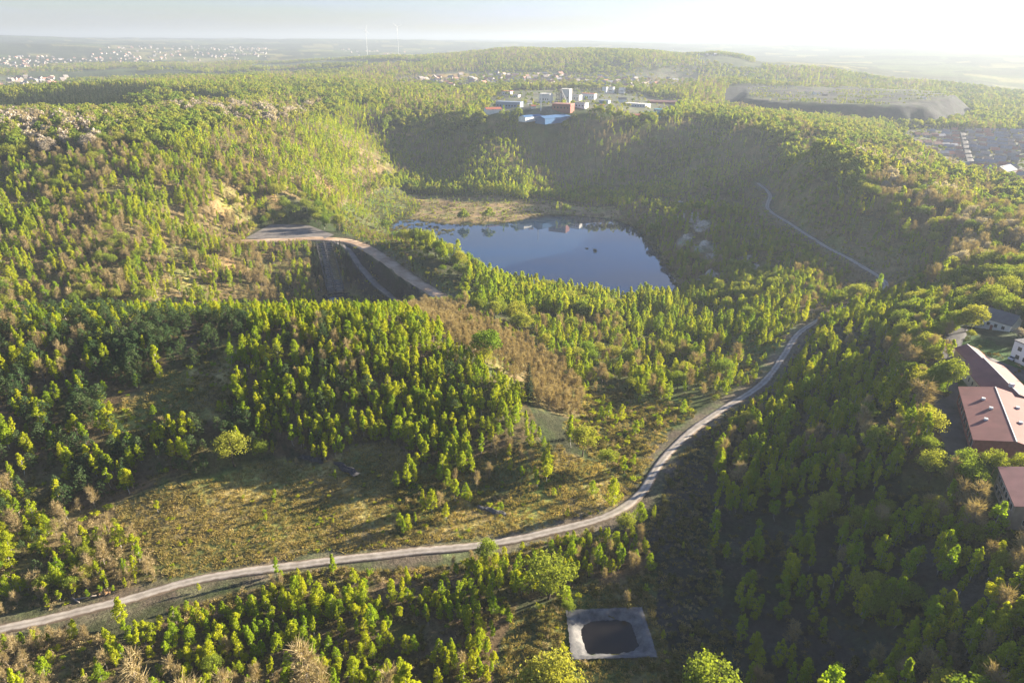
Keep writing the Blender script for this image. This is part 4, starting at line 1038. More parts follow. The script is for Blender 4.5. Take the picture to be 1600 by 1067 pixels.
rubble(163, 926, 3.2, 1.8, .7, .2, 'small heap of orange sand beside the road', (.38, .22, .10))

# rock faces on the pit wall
ROCKS = []
for i, (px, py, s) in enumerate(((1062,322,7),(1070,332,6),(1088,346,7),(1098,352,6),(1072,372,5),(1102,383,6),(1120,398,5),(1110,428,5),(1066,340,5),(1180,418,4),(1092,362,4))):
    p = at1(px, py); r_ = np.random.default_rng(500 + i)
    nu, nv = 12, 8; v, f = [], []
    for b in range(nv + 1):
        for a in range(nu):
            t = a / nu * 6.283; ph = b / nv * math.pi
            rr_ = 1 + .55 * (vnoise(a * .9 + i * 7, b * .9, 5) - .5) + .3 * (vnoise(a * 2.1, b * 2.3 + i, 6) - .5)
            v.append((math.cos(t) * math.sin(ph) * s * .8 * rr_, math.sin(t) * math.sin(ph) * s * .55 * rr_, math.cos(ph) * s * .75 * rr_))
    for b in range(nv):
        for a in range(nu):
            f.append((b*nu + a, (b+1)*nu + a, (b+1)*nu + (a+1) % nu, b*nu + (a+1) % nu))
    o = mesh_obj('rock_outcrop', v, f, pm((.50, .43, .33), .9, var=.4, scale=.5, bump=.8, bscale=1.0)); o.location = (p[0], p[1], p[2] - s * .15)
    tag(o, '%s pale jagged rock outcrop on the shaded pit wall above the lake' % ('large' if s > 5 else 'small'), 'rock', 'pale rock faces on the pit wall'); ROCKS.append((o, o['label'], px))

single_out(ROCKS)
# ------------------------------------------------------------------ mine and industry on the plateau
def scale_at(px, py):
    p = at1(px, py); return p, math.sqrt(p[0]**2 + p[1]**2) / FPX * 1.06
M_BLUE = pm((.07, .15, .28), .9, var=.15, spec=.1); M_TEAL = pm((.10, .32, .33), .6, var=.12); M_CREAM = pm((.62, .58, .50), .85, var=.12); M_GB = pm((.22, .27, .33), .7, var=.12)
M_STEEL = pm((.10, .09, .085), .6, var=.2); M_TILE = pm((.42, .13, .075), .85, var=.2); M_TAR = pm((.16, .15, .145), .9, var=.2)
site = [  # px, py of the base, width px, height px, depth m, turn deg, roof kind, wall, roof, name, label
 (770,175,25,6,14,18,'g',M_WHITE,M_TILE,'white_cottage','white building with orange tiled roof at the edge of the plateau'),
 (796,169,40,8,18,4,'f',M_GB,M_GB,'workshop_hall','long blue grey workshop hall with arched openings'),
 (793,149,14,5,16,0,'f',M_CREAM,M_TILE,'office_block','low cream block with red roof behind the workshop hall'),
 (806,152,12,3,14,0,'f',M_CREAM,M_TAR,'low_shed','low pale shed behind the workshop hall'),
 (835,185,17,5,46,-28,'g',M_WHITE,M_BLUE,'blue_hall','smaller hall with blue roof nearest the pit rim'),
 (866,188,25,7,52,-28,'g',M_BLUE,M_BLUE,'blue_hall','larger hall with blue walls and blue roof nearest the pit rim'),
 (853,160,17,11,22,6,'f',M_CREAM,M_CREAM,'winding_house','cream winding house beside the headframe'),
 (884,160,15,17,16,6,'f',M_CREAM,M_CREAM,'tower_block','tall cream tower block behind the headframe'),
 (900,157,15,7,16,0,'f',M_CREAM,M_TAR,'annex_block','beige annex block beside the tower block'),
 (880,172,30,8,20,4,'f',M_BRICK,M_REDL,'brick_works','red brick works building below the headframe'),
 (908,168,18,6,16,2,'f',M_WHITE,M_TAR,'white_works','white works building with dark windows right of the brick works'),
 (920,155,22,7,14,0,'f',M_WHITE,M_TILE,'pillared_block','white pillared block with red roof line'),
 (940,168,7,4,9,20,'g',M_WHITE,M_TILE,'gatehouse','tiny white gatehouse with gabled roof'),
 (945,146,7,8,10,0,'f',M_WHITE,M_TAR,'apartment_block','first of the pale apartment blocks behind the works'),
 (955,146,8,8,10,0,'f',M_WHITE,M_TAR,'apartment_block','middle one of the pale apartment blocks behind the works'),
 (972,146,9,7,10,0,'f',M_WHITE,M_TAR,'apartment_block','last of the pale apartment blocks behind the works'),
 (945,162,15,4,14,0,'f',M_GB,M_GB,'grey_shed','small blue grey shed behind the works'),
 (972,160,12,6,12,10,'g',M_WHITE,M_TAR,'white_shed','white gabled shed among the yards'),
 (995,167,38,4,20,-6,'f',M_CREAM,M_CREAM,'long_store','long low store with beige roof'),
 (1036,162,46,4,24,-6,'g',M_BRICK,M_REDL,'long_hall','long hall with red brown roof at the plateau edge'),
 (1018,183,24,6,16,3,'f',M_TEAL,M_TEAL,'teal_hall','teal hall among trees near the pit rim'),
 (993,183,18,4,14,6,'g',M_BRICK,M_TILE,'red_shed','low red shed beside the teal hall'),
 (1030,176,14,4,12,0,'f',M_CREAM,M_TEAL,'pale_shed','pale shed with green roof behind the teal hall'),
 (826,163,9,4,10,30,'g',M_WHITE,M_TAR,'small_house','small white house between workshop hall and mast'),
 (833,169,7,4,8,10,'g',M_CREAM,M_TILE,'small_house','small cream house in front of the mast'),
]
for px, py, wpx, hpx, dep, turn, rk, wm, rm, nm, lab in site:
    p, s = scale_at(px, py)
    if dep > 40: L, Wd = dep, wpx * s * .75
    else: L, Wd = wpx * s * .9, dep * .8
    h = max(hpx * s * 1.0, 3.4)
    rz_ = math.radians(turn) - math.atan2(p[0], p[1])
    if dep > 40: rz_ += math.radians(75)
    elif rk == 'f': rz_ -= math.radians(24)
    o = local(nm, p, rz_, lab, 'building', 'buildings of the old mine on the plateau')
    if rk == 'g': gable(o, L, Wd, h * .62, h, wm, rm, over=.4, base=-3)
    else: flat(o, L, Wd, h, wm, rm, base=-3, para=.6)
    if L > 10 and rk == 'f' and wm is not M_TEAL:
        nw = max(3, int(L / 4.5)); windows(o, L, Wd, h * .3, 1.8, min(h * .3, 2.2), nw, 'y-', frame=wm)
    keep_clear(p[0], p[1], rz_, L, Wd, 2.5)
    q = np.array(p[:2]); dq = q / np.linalg.norm(q)
    if py > 150:   # open ground in front so the building shows over the trees
        n_ = np.array([-dq[1], dq[0]]) * max(L if dep < 40 else Wd, 8) / 2
        k = 45 if py < 172 else (26 if py < 180 else 16)
        FOOT.append(([tuple(q - n_), tuple(q + n_), tuple(q + n_ - dq * k), tuple(q - n_ - dq * k)], 0.0))
# headframe: braced legs, sheave platform, wheels
p, s = scale_at(873, 163); hh = 21 * s
o = local('headframe', p, -math.atan2(p[0], p[1]) + .5, 'dark steel mine headframe with slanting back legs', 'headframe', )
for sx in (-3, 3):
    for sy in (-3, 3):
        k = MB(); k.tube((sx * 1.2, sy * 1.2, -1), (sx * .8, sy * .8, hh), .55, .5, 4); k.build('leg', M_STEEL, o)
for sx in (-3, 3):
    k = MB(); k.tube((14, sx * 1.4, -1), (1.5, sx * .8, hh * .97), .7, .6, 4); k.build('back_leg', M_STEEL, o)
for z in (.3, .6, .85):
    k = MB(); k.box(-3.2, 3.2, -3.2, 3.2, hh * z - .35, hh * z + .35); k.build('platform', M_STEEL, o)
for y in (-1.2, 1.2):
    k = MB(); k.tube((0, y - .25, hh + 1.6), (0, y + .25, hh + 1.6), 2.6, 2.6, 14); k.build('sheave_wheel', M_STEEL, o)
k = MB(); k.box(-3.6, 3.6, -3.4, 3.4, hh, hh + 1.2); k.build('crown_beam', M_STEEL, o)
p, s = scale_at(845, 173)
k = MB(); k.tube((0, 0, -1), (0, 0, 22 * s), .7, .35, 6)
o = k.build('lattice_mast', M_TRIM); o.location = p; tag(o, 'thin pale mast beside the cream winding house', 'mast')
# sheds and machines on the slag tip
for px, py, w, h, c, lab in ((1275,148,9,4,M_WHITE,'white shed on the middle of the slag tip'),(1288,150,6,3,M_STEEL,'dark crusher shed beside the white shed on the tip'),(1262,146,7,3,M_CREAM,'cream shed on the slag tip'),(1442,155,6,3,M_WHITE,'pale shed at the far end of the slag tip')):
    p, s = scale_at(px, py); o = local('tip_shed', p, .3, lab, 'shed', 'sheds on the slag tip'); gable(o, w * s, w * s * .6, h * s * .6, h * s, c, M_TAR, base=-2)

# ------------------------------------------------------------------ wind turbines on the horizon
for i, (px, hub, lab, ph) in enumerate(((573, 48, 'left one of two white wind turbines on the misty horizon', .3), (622, 42, 'right, taller one of two white wind turbines on the horizon', 1.2))):
    a = ray_dirs(px, 70); a = a[:2] / np.linalg.norm(a[:2]); Dd = 4000.0
    x, y = a * Dd; z0 = float(gz(x, y))
    pj = ray_dirs(px, hub); zh = CAM_Z + pj[2] / np.linalg.norm(pj[:2]) * Dd - z0
    o = local('wind_turbine', (float(x), float(y), z0), -math.atan2(x, y), lab, 'wind turbine', 'wind turbines on the horizon')
    k = MB(); k.tube((0, 0, -3), (0, 0, zh), 1.5, .9, 10); k.build('tower', M_WHITE, o)
    k = MB(); k.box(-2, 2, -4, 5, zh - 2, zh + 2); k.build('nacelle', M_WHITE, o)
    for j in range(3):
        t = ph + j * 2.094; d = np.array([math.sin(t), 0, math.cos(t)])
        k = MB(); k.tube(np.array([0, -4.5, zh]), np.array([0, -4.5, zh]) + d * 27, .9, .25, 4); k.build('blade', M_WHITE, o)
    TURB_TOP = zh + z0 + 28

# ------------------------------------------------------------------ houses
WALLS = [pm(c, .85, var=.08) for c in ((.36,.33,.29),(.40,.38,.35),(.31,.26,.21),(.34,.30,.26))]
ROOFS = [pm(c, .85, var=.2) for c in ((.44,.21,.14),(.34,.19,.14),(.30,.26,.23),(.28,.27,.27),(.42,.32,.25))]
HP = {}
def house_mesh(i):
    """wall and roof meshes of one of the house shapes"""
    if i in HP: return HP[i]
    L, Wd, e, r = [(10,8,4.5,8),(12,9,3.6,7.2),(9,8.5,5.6,9.2),(14,8.5,4.2,7.4),(11,10,3.2,6.8)][i % 5]
    t = empty('house', (0, 0, -500)); w, ro = gable(t, L, Wd, e, r, WALLS[i % 4], ROOFS[i % 5], over=.5, base=-3)
    HP[i] = (w.data, ro.data); bpy.data.objects.remove(w); bpy.data.objects.remove(ro); bpy.data.objects.remove(t)
    return HP[i]
RC = ['red', 'dark red', 'brown', 'grey', 'tan']
HN_ = 0
HSRC = {}
def house(x, y, rz, i, label, group, s=1.0):
    w, r = house_mesh(i)
    z = float(gz(x, y))
    e = empty('house', (x, y, z), rz, s); tag(e, label, 'house', group)
    a = bpy.data.objects.new('wall', w); COL.objects.link(a); a.parent = e
    b = bpy.data.objects.new('roof', r); COL.objects.link(b); b.parent = e
    FOOT.append(([(x-5,y-9),(x+5,y-9),(x+5,y+5),(x-5,y+5)], 1.0))
    HSRC.setdefault(i, (a, b))
    global HN_; HN_ += 1
    return e
hr = random.Random(4)
ORD = ['first','second','third','fourth','fifth','sixth','seventh','eighth','ninth','tenth','eleventh','twelfth']
def row(a, b, n, turn, label, grp, off=0, kinds=(0,1,3)):
    A, B = np.array(at1(*a)), np.array(at1(*b)); base = math.atan2(B[1]-A[1], B[0]-A[0])
    for i in range(n):
        q = A + (B - A) * (i / max(n - 1, 1)); k = hr.choice(kinds) + 5 * 0
        house(q[0] + hr.uniform(-1.5, 1.5), q[1] + hr.uniform(-1.5, 1.5), base + turn + hr.uniform(-.06, .06), k, '%s roofed house, %s from far end of %s' % (RC[k % 5], ORD[i], label), grp, hr.uniform(.72, .86))
G1 = 'terraced houses of the estate in the lower town'
row((1541,207),(1568,262),11,1.57,'the long terrace row',G1,kinds=(0,3,2)); row((1527,206),(1546,258),9,1.57,'the row beside the straight street',G1,kinds=(1,4,3))
row((1490,206),(1501,250),8,1.57,'the row west of the street',G1); row((1477,208),(1484,240),6,1.57,'the back row by the wood',G1,kinds=(4,3,1))
row((1582,208),(1604,245),8,1.57,'the terrace at the frame edge',G1,kinds=(0,3,2)); row((1566,208),(1590,250),8,1.57,'the row between two terraces',G1,kinds=(1,4,2))
row((1430,214),(1470,216),4,0,'the short row at the wood',G1); row((1432,226),(1488,231),5,0,'the lower short row at the wood',G1); row((1510,262),(1545,268),4,.3,'the near end row',G1); row((1575,262),(1605,285),5,.5,'the near corner row',G1)
row((1598,208),(1625,235),6,1.57,'the outermost terrace',G1)
row((1513,207),(1530,256),8,1.57,'the row just right of the street',G1,kinds=(2,3,4)); row((1555,207),(1582,256),9,1.57,'the second long terrace',G1,kinds=(1,2,3))
row((1455,208),(1466,226),3,1.57,'the garden row by the wood',G1); row((1445,238),(1495,246),5,0,'the bottom row left of the street',G1)
p, s = scale_at(1566, 273)
o = local('village_hall', p, math.radians(35), 'wide grey roofed hall at the near end of the estate', 'building'); gable(o, 24, 15, 5, 9, WALLS[2], ROOFS[3], base=-4); keep_clear(p[0], p[1], math.radians(35), 24, 15, 3)
flat_line = [at1(a, b) for a, b in ((1503,206),(1507,222),(1511,238),(1516,256))]
tag(strip('estate_street', smooth_line([(q[0], q[1], q[2] + .6) for q in flat_line], 6), 8.0, M_ASPHALT, wob=.2, drop=2.5), kind='structure')
for q in smooth_line(flat_line, 6): FOOT.append(([(q[0]-5,q[1]-5),(q[0]+5,q[1]-5),(q[0]+5,q[1]+5),(q[0]-5,q[1]+5)], 2.0))
def town(polys, n, label, grp, smin=.95, smax=1.3, minD=13):
    """houses strung along wandering lanes inside a pixel outline"""
    pts_ = []
    polyw = [(q[0], q[1]) for q in wpoly(polys)]
    qx = np.array(polyw)
    tries = 0
    while len(pts_) < n and tries < n * 60:
        tries += 1
        x = hr.uniform(qx[:,0].min(), qx[:,0].max()); y = hr.uniform(qx[:,1].min(), qx[:,1].max())
        if not in_poly(np.array([x]), np.array([y]), polyw)[0]: continue
        lane = fbm(np.array([x / 150]), np.array([y / 150]), 2, 14)[0]
        if abs((lane * 9) % 1 - .5) > .24: continue
        if any((x-a)**2 + (y-b)**2 < minD**2 for a, b in pts_[-400:]): continue
        pts_.append((x, y))
    return pts_
mid = town([(605,134),(640,125),(760,117),(900,119),(1080,107),(1085,126),(985,143),(930,135),(800,136),(690,139)], 190, '', '')
mid.sort(key=lambda q: math.hypot(*q))
TT = [town([(-30,126),(50,118),(110,124),(118,135),(-30,138)], 46, '', ''),]
G2 = 'houses of the town behind the mine'
def beside(x, y):
    u_, v_, _ = project(np.array([x]), np.array([y]), np.array([0.0])); u_ = float(u_[0])
    k = int(np.clip((u_ - 600) / 60, 0, 7))
    return ['left end of the town', 'left houses by the ploughed field', 'houses above the workshop hall', 'houses above the blue halls', 'houses above the tower block', 'houses above the apartment blocks', 'houses above the long hall', 'right end of the town'][k]
SIZ = lambda s: 'small' if s < 1.03 else ('large' if s > 1.2 else 'mid-sized')
for x, y in mid[:150]:
    s = hr.uniform(.95, 1.3); k = hr.randrange(5)
    house(x, y, hr.uniform(0, 3.14), k, '%s pale house with %s roof, %s, behind the mine' % (SIZ(s), RC[k], beside(x, y)), G2, s)
G3 = 'houses of the far left town'
for x, y in TT[0]:
    s = hr.uniform(.95, 1.3); k = hr.randrange(5)
    u_ = float(project(np.array([x]), np.array([y]), np.array([10.0]))[0][0])
    house(x, y, hr.uniform(0, 3.14), k, '%s pale house with %s roof in the far left town, %s' % (SIZ(s), RC[k], 'at the frame edge' if u_ < 40 else 'beside the spruce wood'), G3, s)
far_h = []
for poly, n_ in (([(110,90),(190,74),(240,71),(300,74),(420,73),(420,92),(300,96),(200,99),(120,97)], 190), ([(-20,92),(70,88),(130,97),(60,106),(-20,104)], 80), ([(530,78),(640,80),(640,92),(530,94)], 40), ([(930,76),(1150,80),(1150,90),(1000,90)], 30)):
    far_h += town(poly, n_, '', '', minD=16)
print('HOUSES', HN_, len(far_h))
FARH = np.array(far_h)
hh_ = [o for o in COL.objects if o.name.split('.')[0] == 'house' and o.type == 'EMPTY' and o.get('group') in (G2, G3)]
single_out([(o, o['label'], float(project(np.array([o.location.x]), np.array([o.location.y]), np.array([o.location.z]))[0][0])) for o in hh_])
# ------------------------------------------------------------------ where the trees stand
RS = np.array([r[3] for r in REG], float)
pts = []
for r0, r1, g, a0, a1 in ((70, 330, 2.3, -47, 64), (330, 800, 3.4, -46, 52), (800, 1700, 5.6, -43, 45), (1700, 3600, 11.0, -41, 42)):
    xs = np.arange(math.sin(math.radians(a0)) * r1, math.sin(math.radians(a1)) * r1, g); ys = np.arange(0, r1, g)
    X, Y = np.meshgrid(xs, ys); X = X.ravel(); Y = Y.ravel()
    R_ = np.hypot(X, Y); A_ = np.degrees(np.arctan2(X, Y))
    k = (R_ >= r0) & (R_ < r1) & (A_ > a0) & (A_ < a1); X, Y = X[k], Y[k]
    X = X + (rng.random(len(X)) - .5) * g * .95; Y = Y + (rng.random(len(X)) - .5) * g * .95
    reg = regions(X, Y)
    sp = RS[reg] * (1.0 if r1 < 1700 else (1.0 if r1 < 3000 else 1.75))
    cl = fbm(X / (6 + .02 * r0), Y / (6 + .02 * r0), 2, 41)          # clumps and gaps
    prob = (g / sp) ** 2 * np.clip(.25 + 1.5 * sstep(.3, .65, cl), 0, 2)
    if r1 >= 1700: prob = (g / np.maximum(sp, g)) ** 2 * np.clip(.5 + .8 * sstep(.3, .6, cl), 0, 1.3)
    k = rng.random(len(X)) < prob
    pts.append(np.stack([X[k], Y[k], reg[k]], -1))
P = np.concatenate(pts)
X, Y, RG = P[:, 0], P[:, 1], P[:, 2].astype(int)
ok = np.ones(len(X), bool)
for line, wdt in ((ROAD, 3.4), (TRACK, 5.0), (LANE, 3.2)):
    ok &= seg_dist(X, Y, line)[0] > wdt
for poly, mar in ((LAKE, 1.5), (POOL, 1), (BASIN, 1.2), (PLATFORM, 1), (DUMP, 40)) + tuple(FOOT):
    near = np.zeros(len(X), bool)
    q = np.array(poly)[:, :2]
    bb = (X > q[:, 0].min() - mar) & (X < q[:, 0].max() + mar) & (Y > q[:, 1].min() - mar) & (Y < q[:, 1].max() + mar) & ok
    if bb.any():
        sdv = poly_sd(X[bb], Y[bb], poly)
        idx = np.nonzero(bb)[0]; cut = sdv < mar
        if poly is DUMP: cut &= ~((sdv < -6) & (fbm(X[bb] / 50, Y[bb] / 18, 3, 72) > .60))
        ok[idx[cut]] = False
for sx_, sy_, rad_ in SCARS:
    ok &= np.hypot(X - sx_, Y - sy_ + rad_ * .6) > rad_ * .9
for sx_, sy_, rad_ in CLIFF:
    ok &= np.hypot(X - sx_ + rad_ * .15, Y - sy_ + rad_ * .7) > rad_ * 1.0
# far fields stay open
ff = fbm(X / 420, Y / 420, 4, 5)
ok &= ~((np.hypot(X, Y) > 2300) & (ff > .58))
ok &= ~((np.hypot(X, Y) > 2500) & (np.degrees(np.arctan2(X, Y)) > 18))
X, Y, RG = X[ok], Y[ok], RG[ok]
Z = gz(X, Y)
D = np.sqrt(X ** 2 + Y ** 2 + (Z - CAM_Z) ** 2)
n = len(X)
kind = np.zeros(n, int)
u = rng.random(n)
# kinds stand in patches
psc = 24 + np.hypot(X, Y) * .05
pat = fbm(X / psc, Y / psc, 2, 51); pat = np.clip((pat - .5) * 2.2 + .5, 0, 1)
u = np.clip(.55 * u + .45 * pat + (rng.random(n) - .5) * .1, 0, .9999)
u = np.argsort(np.argsort(u)) / n
for ri, row in enumerate(REG):
    m_ = RG == ri
    if not m_.any(): continue
    uu = np.argsort(np.argsort(u[m_])) / m_.sum()
    acc = 0; kk = np.zeros(m_.sum(), int)
    items = list(row[3 + 1].items()); tot = sum(v for _, v in items)
    for name, share in items:
        kk[(uu >= acc) & (uu <= acc + share / tot + 1e-6)] = KL.index(name); acc += share / tot
    kind[m_] = kk
hmin = np.array([r[5][0] for r in REG])[RG]; hmax = np.array([r[5][1] for r in REG])[RG]
size = hmin + (hmax - hmin) * rng.beta(2.0, 1.8, n)
size *= (.9 + .25 * fbm(X / 30, Y / 30, 2, 55)) * np.exp(rng.normal(size=n) * .17)
size = np.minimum(size, hmax * 1.12)
dr, _ = seg_dist(X, Y, ROAD)
spine = (X > 135) & (X < 200) & (Y > 290) & (Y < 362)
size = np.where((dr < 30) & (Y > 345) & ~spine, np.minimum(size, 1.5 + np.maximum(dr - 3, 0) * .28), size)
size = np.where((dr < 14) & (Y < 345) & ~spine, np.minimum(size, 1.6 + np.maximum(dr - 2, 0) * .55), size)
dt, _ = seg_dist(X, Y, TRACK); dl, _ = seg_dist(X, Y, LANE)
size = np.where(poly_sd(X, Y, DUMP) < 0, np.minimum(size, 5.0), size)
chz = np.isin(RG, [i for i, r in enumerate(REG) if r[0].startswith('chute')])
size = np.where((np.minimum(dt, dl) < 22) & ~chz, np.minimum(size, 1.5 + np.maximum(np.minimum(dt, dl) - 3, 0) * .35), size)
HN = np.array([KIND[k][1] for k in KL])[kind]
scl = size / HN
wid = np.where(kind == KL.index('birch'), .8 + .5 * rng.random(n), .85 + .35 * rng.random(n))
far_fat = 1 + 0.35 * sstep(1500, 3200, D)
scx = scl * wid * far_fat * np.where(kind == KL.index('birch'), np.clip((8 / np.maximum(size, 4)) ** .25, .8, 1.25), 1)
rot = rng.random(n) * 6.283
var = np.zeros(n, int)
for ki, k in enumerate(KL):
    nn, nf = KIND[k][2], KIND[k][3]
    m_ = kind == ki
    v = rng.integers(0, nn, n)
    if nf: v = np.where(D > 620, nn + rng.integers(0, nf, n), v)
    var[m_] = v[m_]

# ------------------------------------------------------------------ the largest in view become individuals, the rest one mass of each kind
px, py, dp = project(X, Y, Z + size * .7)
inv = (dp > 1) & (px > -10) & (px < W0 + 10) & (py > -5) & (py < H0 + 25)
tt = np.linspace(.35, .985, 40)
vis = inv.copy()
idx = np.nonzero(inv)[0]
zt = Z[idx] + size[idx] * .9
blocked = np.zeros(len(idx), bool)
for t in tt:
    blocked |= CAM_Z + (zt - CAM_Z) * t < gz(X[idx] * t, Y[idx] * t)
vis[idx[blocked]] = False
app = size * np.sqrt(wid) / D * vis
used = np.zeros(n, bool)
PIECE = {}
PLUR = dict(birch='lime green birches', broad='leafy broadleaf trees', pine='dark pines', spruce='dark spruces', bare='leafless trees', blossom='blossoming trees')
LOOK = dict(birch='lime green birch', broad='round leafy tree', pine='dark needled pine', spruce='dark pointed spruce', bare='brown leafless tree', blossom='pale blossoming tree')
def add_tree(k, v, x, y, z, sx, sz, rz, label, group, parts=True):
    nm = NAMES[k]
    cm, tm = PROTO[k][v]
    e = empty(nm, (x, y, z - .05), rz, (sx, sx, sz))
    tag(e, label, CATS[k], group)
    c = bpy.data.objects.new('crown', cm); COL.objects.link(c); c.parent = e
    t = bpy.data.objects.new('trunk', tm); COL.objects.link(t); t.parent = e
    PIECE.setdefault((k, v), (c, t))
    return e
LROWS = []
NIND = dict(birch=300, broad=300, pine=300, spruce=300, bare=300, blossom=300)
CELL = ['%s %s' % (b, a) for b in ('front', 'middle', 'back') for a in ('outer-left', 'inner-left', 'inner-right', 'outer-right')]
for ki, k in enumerate(KL):
    m_ = np.nonzero((kind == ki) & vis)[0]
    m_ = m_[np.argsort(-app[m_])][:NIND[k]]
    used[m_] = True
    nv = KIND[k][2] + KIND[k][3]
    cell = {}
    for rg_ in set(RG[m_]):
        q = m_[RG[m_] == rg_]
        ax = np.argsort(np.argsort(px[q])) * 4 // max(len(q), 1); ay = np.argsort(np.argsort(-py[q])) * 3 // max(len(q), 1)
        for i, a, b in zip(q, ax, ay): cell[i] = CELL[int(b) * 4 + int(a)] if len(q) > 3 else ''
    for r_, i in enumerate(m_):
        v = int(var[i])
        if r_ >= len(m_) - nv: v = len(m_) - 1 - r_          # every shape occurs at least once
        row_ = REG[RG[i]]
        hm = (row_[5][0] + row_[5][1]) / 2
        sz_ = 'tall' if size[i] > hm * 1.08 else ('short' if size[i] < hm * .92 else 'mid-sized')
        fm = 'slender' if wid[i] < (1.05 if k == 'birch' else .99) else ('broad' if wid[i] > (1.2 if k == 'birch' else 1.10) else '')
        lab = ' '.join((sz_ + ' ' + fm + ' ' + LOOK[k] + ' ' + row_[7] + ((', ' + cell[i]) if cell[i] else '')).split()[:16])
        eo = add_tree(k, v, float(X[i]), float(Y[i]), float(Z[i]), float(scx[i]), float(scl[i]), float(rot[i]), lab, PLUR[k] + ' ' + row_[7])
        LROWS.append((eo, lab, float(px[i])))
single_out(LROWS)

def scatter_obj(name, geos, x, y, z, sx, sz, rz, idx, label=None, tilt=None):
    """one object of kind stuff: a cloud of points, each drawing one of the shapes"""
    me = bpy.data.meshes.new(name)
    me.vertices.add(len(x)); me.vertices.foreach_set('co', np.stack([x, y, z], -1).astype(np.float32).ravel())
    a = me.attributes.new('rz', 'FLOAT_VECTOR', 'POINT'); zz = np.zeros(len(x))
    a.data.foreach_set('vector', np.stack([zz, zz, rz], -1).astype(np.float32).ravel())
    a = me.attributes.new('sc', 'FLOAT_VECTOR', 'POINT'); a.data.foreach_set('vector', np.stack([sx, sx, sz], -1).astype(np.float32).ravel())
    a = me.attributes.new('ix', 'INT', 'POINT'); a.data.foreach_set('value', idx.astype(np.int32))
    me.update()
    o = bpy.data.objects.new(name, me); COL.objects.link(o)
    tag(o, label, kind='stuff')
    ng = bpy.data.node_groups.new(name, 'GeometryNodeTree')
    ng.interface.new_socket('Geometry', in_out='INPUT', socket_type='NodeSocketGeometry')
    ng.interface.new_socket('Geometry', in_out='OUTPUT', socket_type='NodeSocketGeometry')
    N, L = ng.nodes, ng.links
    gi, go = N.new('NodeGroupInput'), N.new('NodeGroupOutput')
    iop = N.new('GeometryNodeInstanceOnPoints'); iop.inputs['Pick Instance'].default_value = True
    L.new(gi.outputs[0], iop.inputs['Points'])
    J = N.new('GeometryNodeJoinGeometry')
    for parts in reversed(geos):
        j = N.new('GeometryNodeJoinGeometry')
        for p in parts:
            oi = N.new('GeometryNodeObjectInfo'); oi.transform_space = 'ORIGINAL'; oi.inputs['Object'].default_value = p
            L.new(oi.outputs['Geometry'], j.inputs[0])
        g2 = N.new('GeometryNodeGeometryToInstance'); L.new(j.outputs[0], g2.inputs[0]); L.new(g2.outputs[0], J.inputs[0])
    L.new(J.outputs[0], iop.inputs['Instance'])
    def attr(nm, ty):
        q = N.new('GeometryNodeInputNamedAttribute'); q.data_type = ty; q.inputs['Name'].default_value = nm; return q.outputs['Attribute']
    L.new(attr('ix', 'INT'), iop.inputs['Instance Index'])
    er = N.new('FunctionNodeEulerToRotation'); L.new(attr('rz', 'FLOAT_VECTOR'), er.inputs[0]); L.new(er.outputs[0], iop.inputs['Rotation'])
    L.new(attr('sc', 'FLOAT_VECTOR'), iop.inputs['Scale'])
    L.new(iop.outputs[0], go.inputs[0])
    md = o.modifiers.new('scatter', 'NODES'); md.node_group = ng
    return o
MASS = dict(birch='birch_wood', broad='broadleaf_wood', pine='pine_wood', spruce='spruce_wood', bare='bare_wood', blossom='blossom_wood')
for ki, k in enumerate(KL):
    m_ = (kind == ki) & ~used
    if not m_.any(): continue
    geos = [PIECE[(k, v)] for v in range(KIND[k][2] + KIND[k][3])]
    scatter_obj(MASS[k], geos, X[m_], Y[m_], Z[m_] - .05, scx[m_], scl[m_], rot[m_], var[m_])
print('TREES', n, {k: int((kind == i).sum()) for i, k in enumerate(KL)}, {k: int(((kind == i) & used).sum()) for i, k in enumerate(KL)})

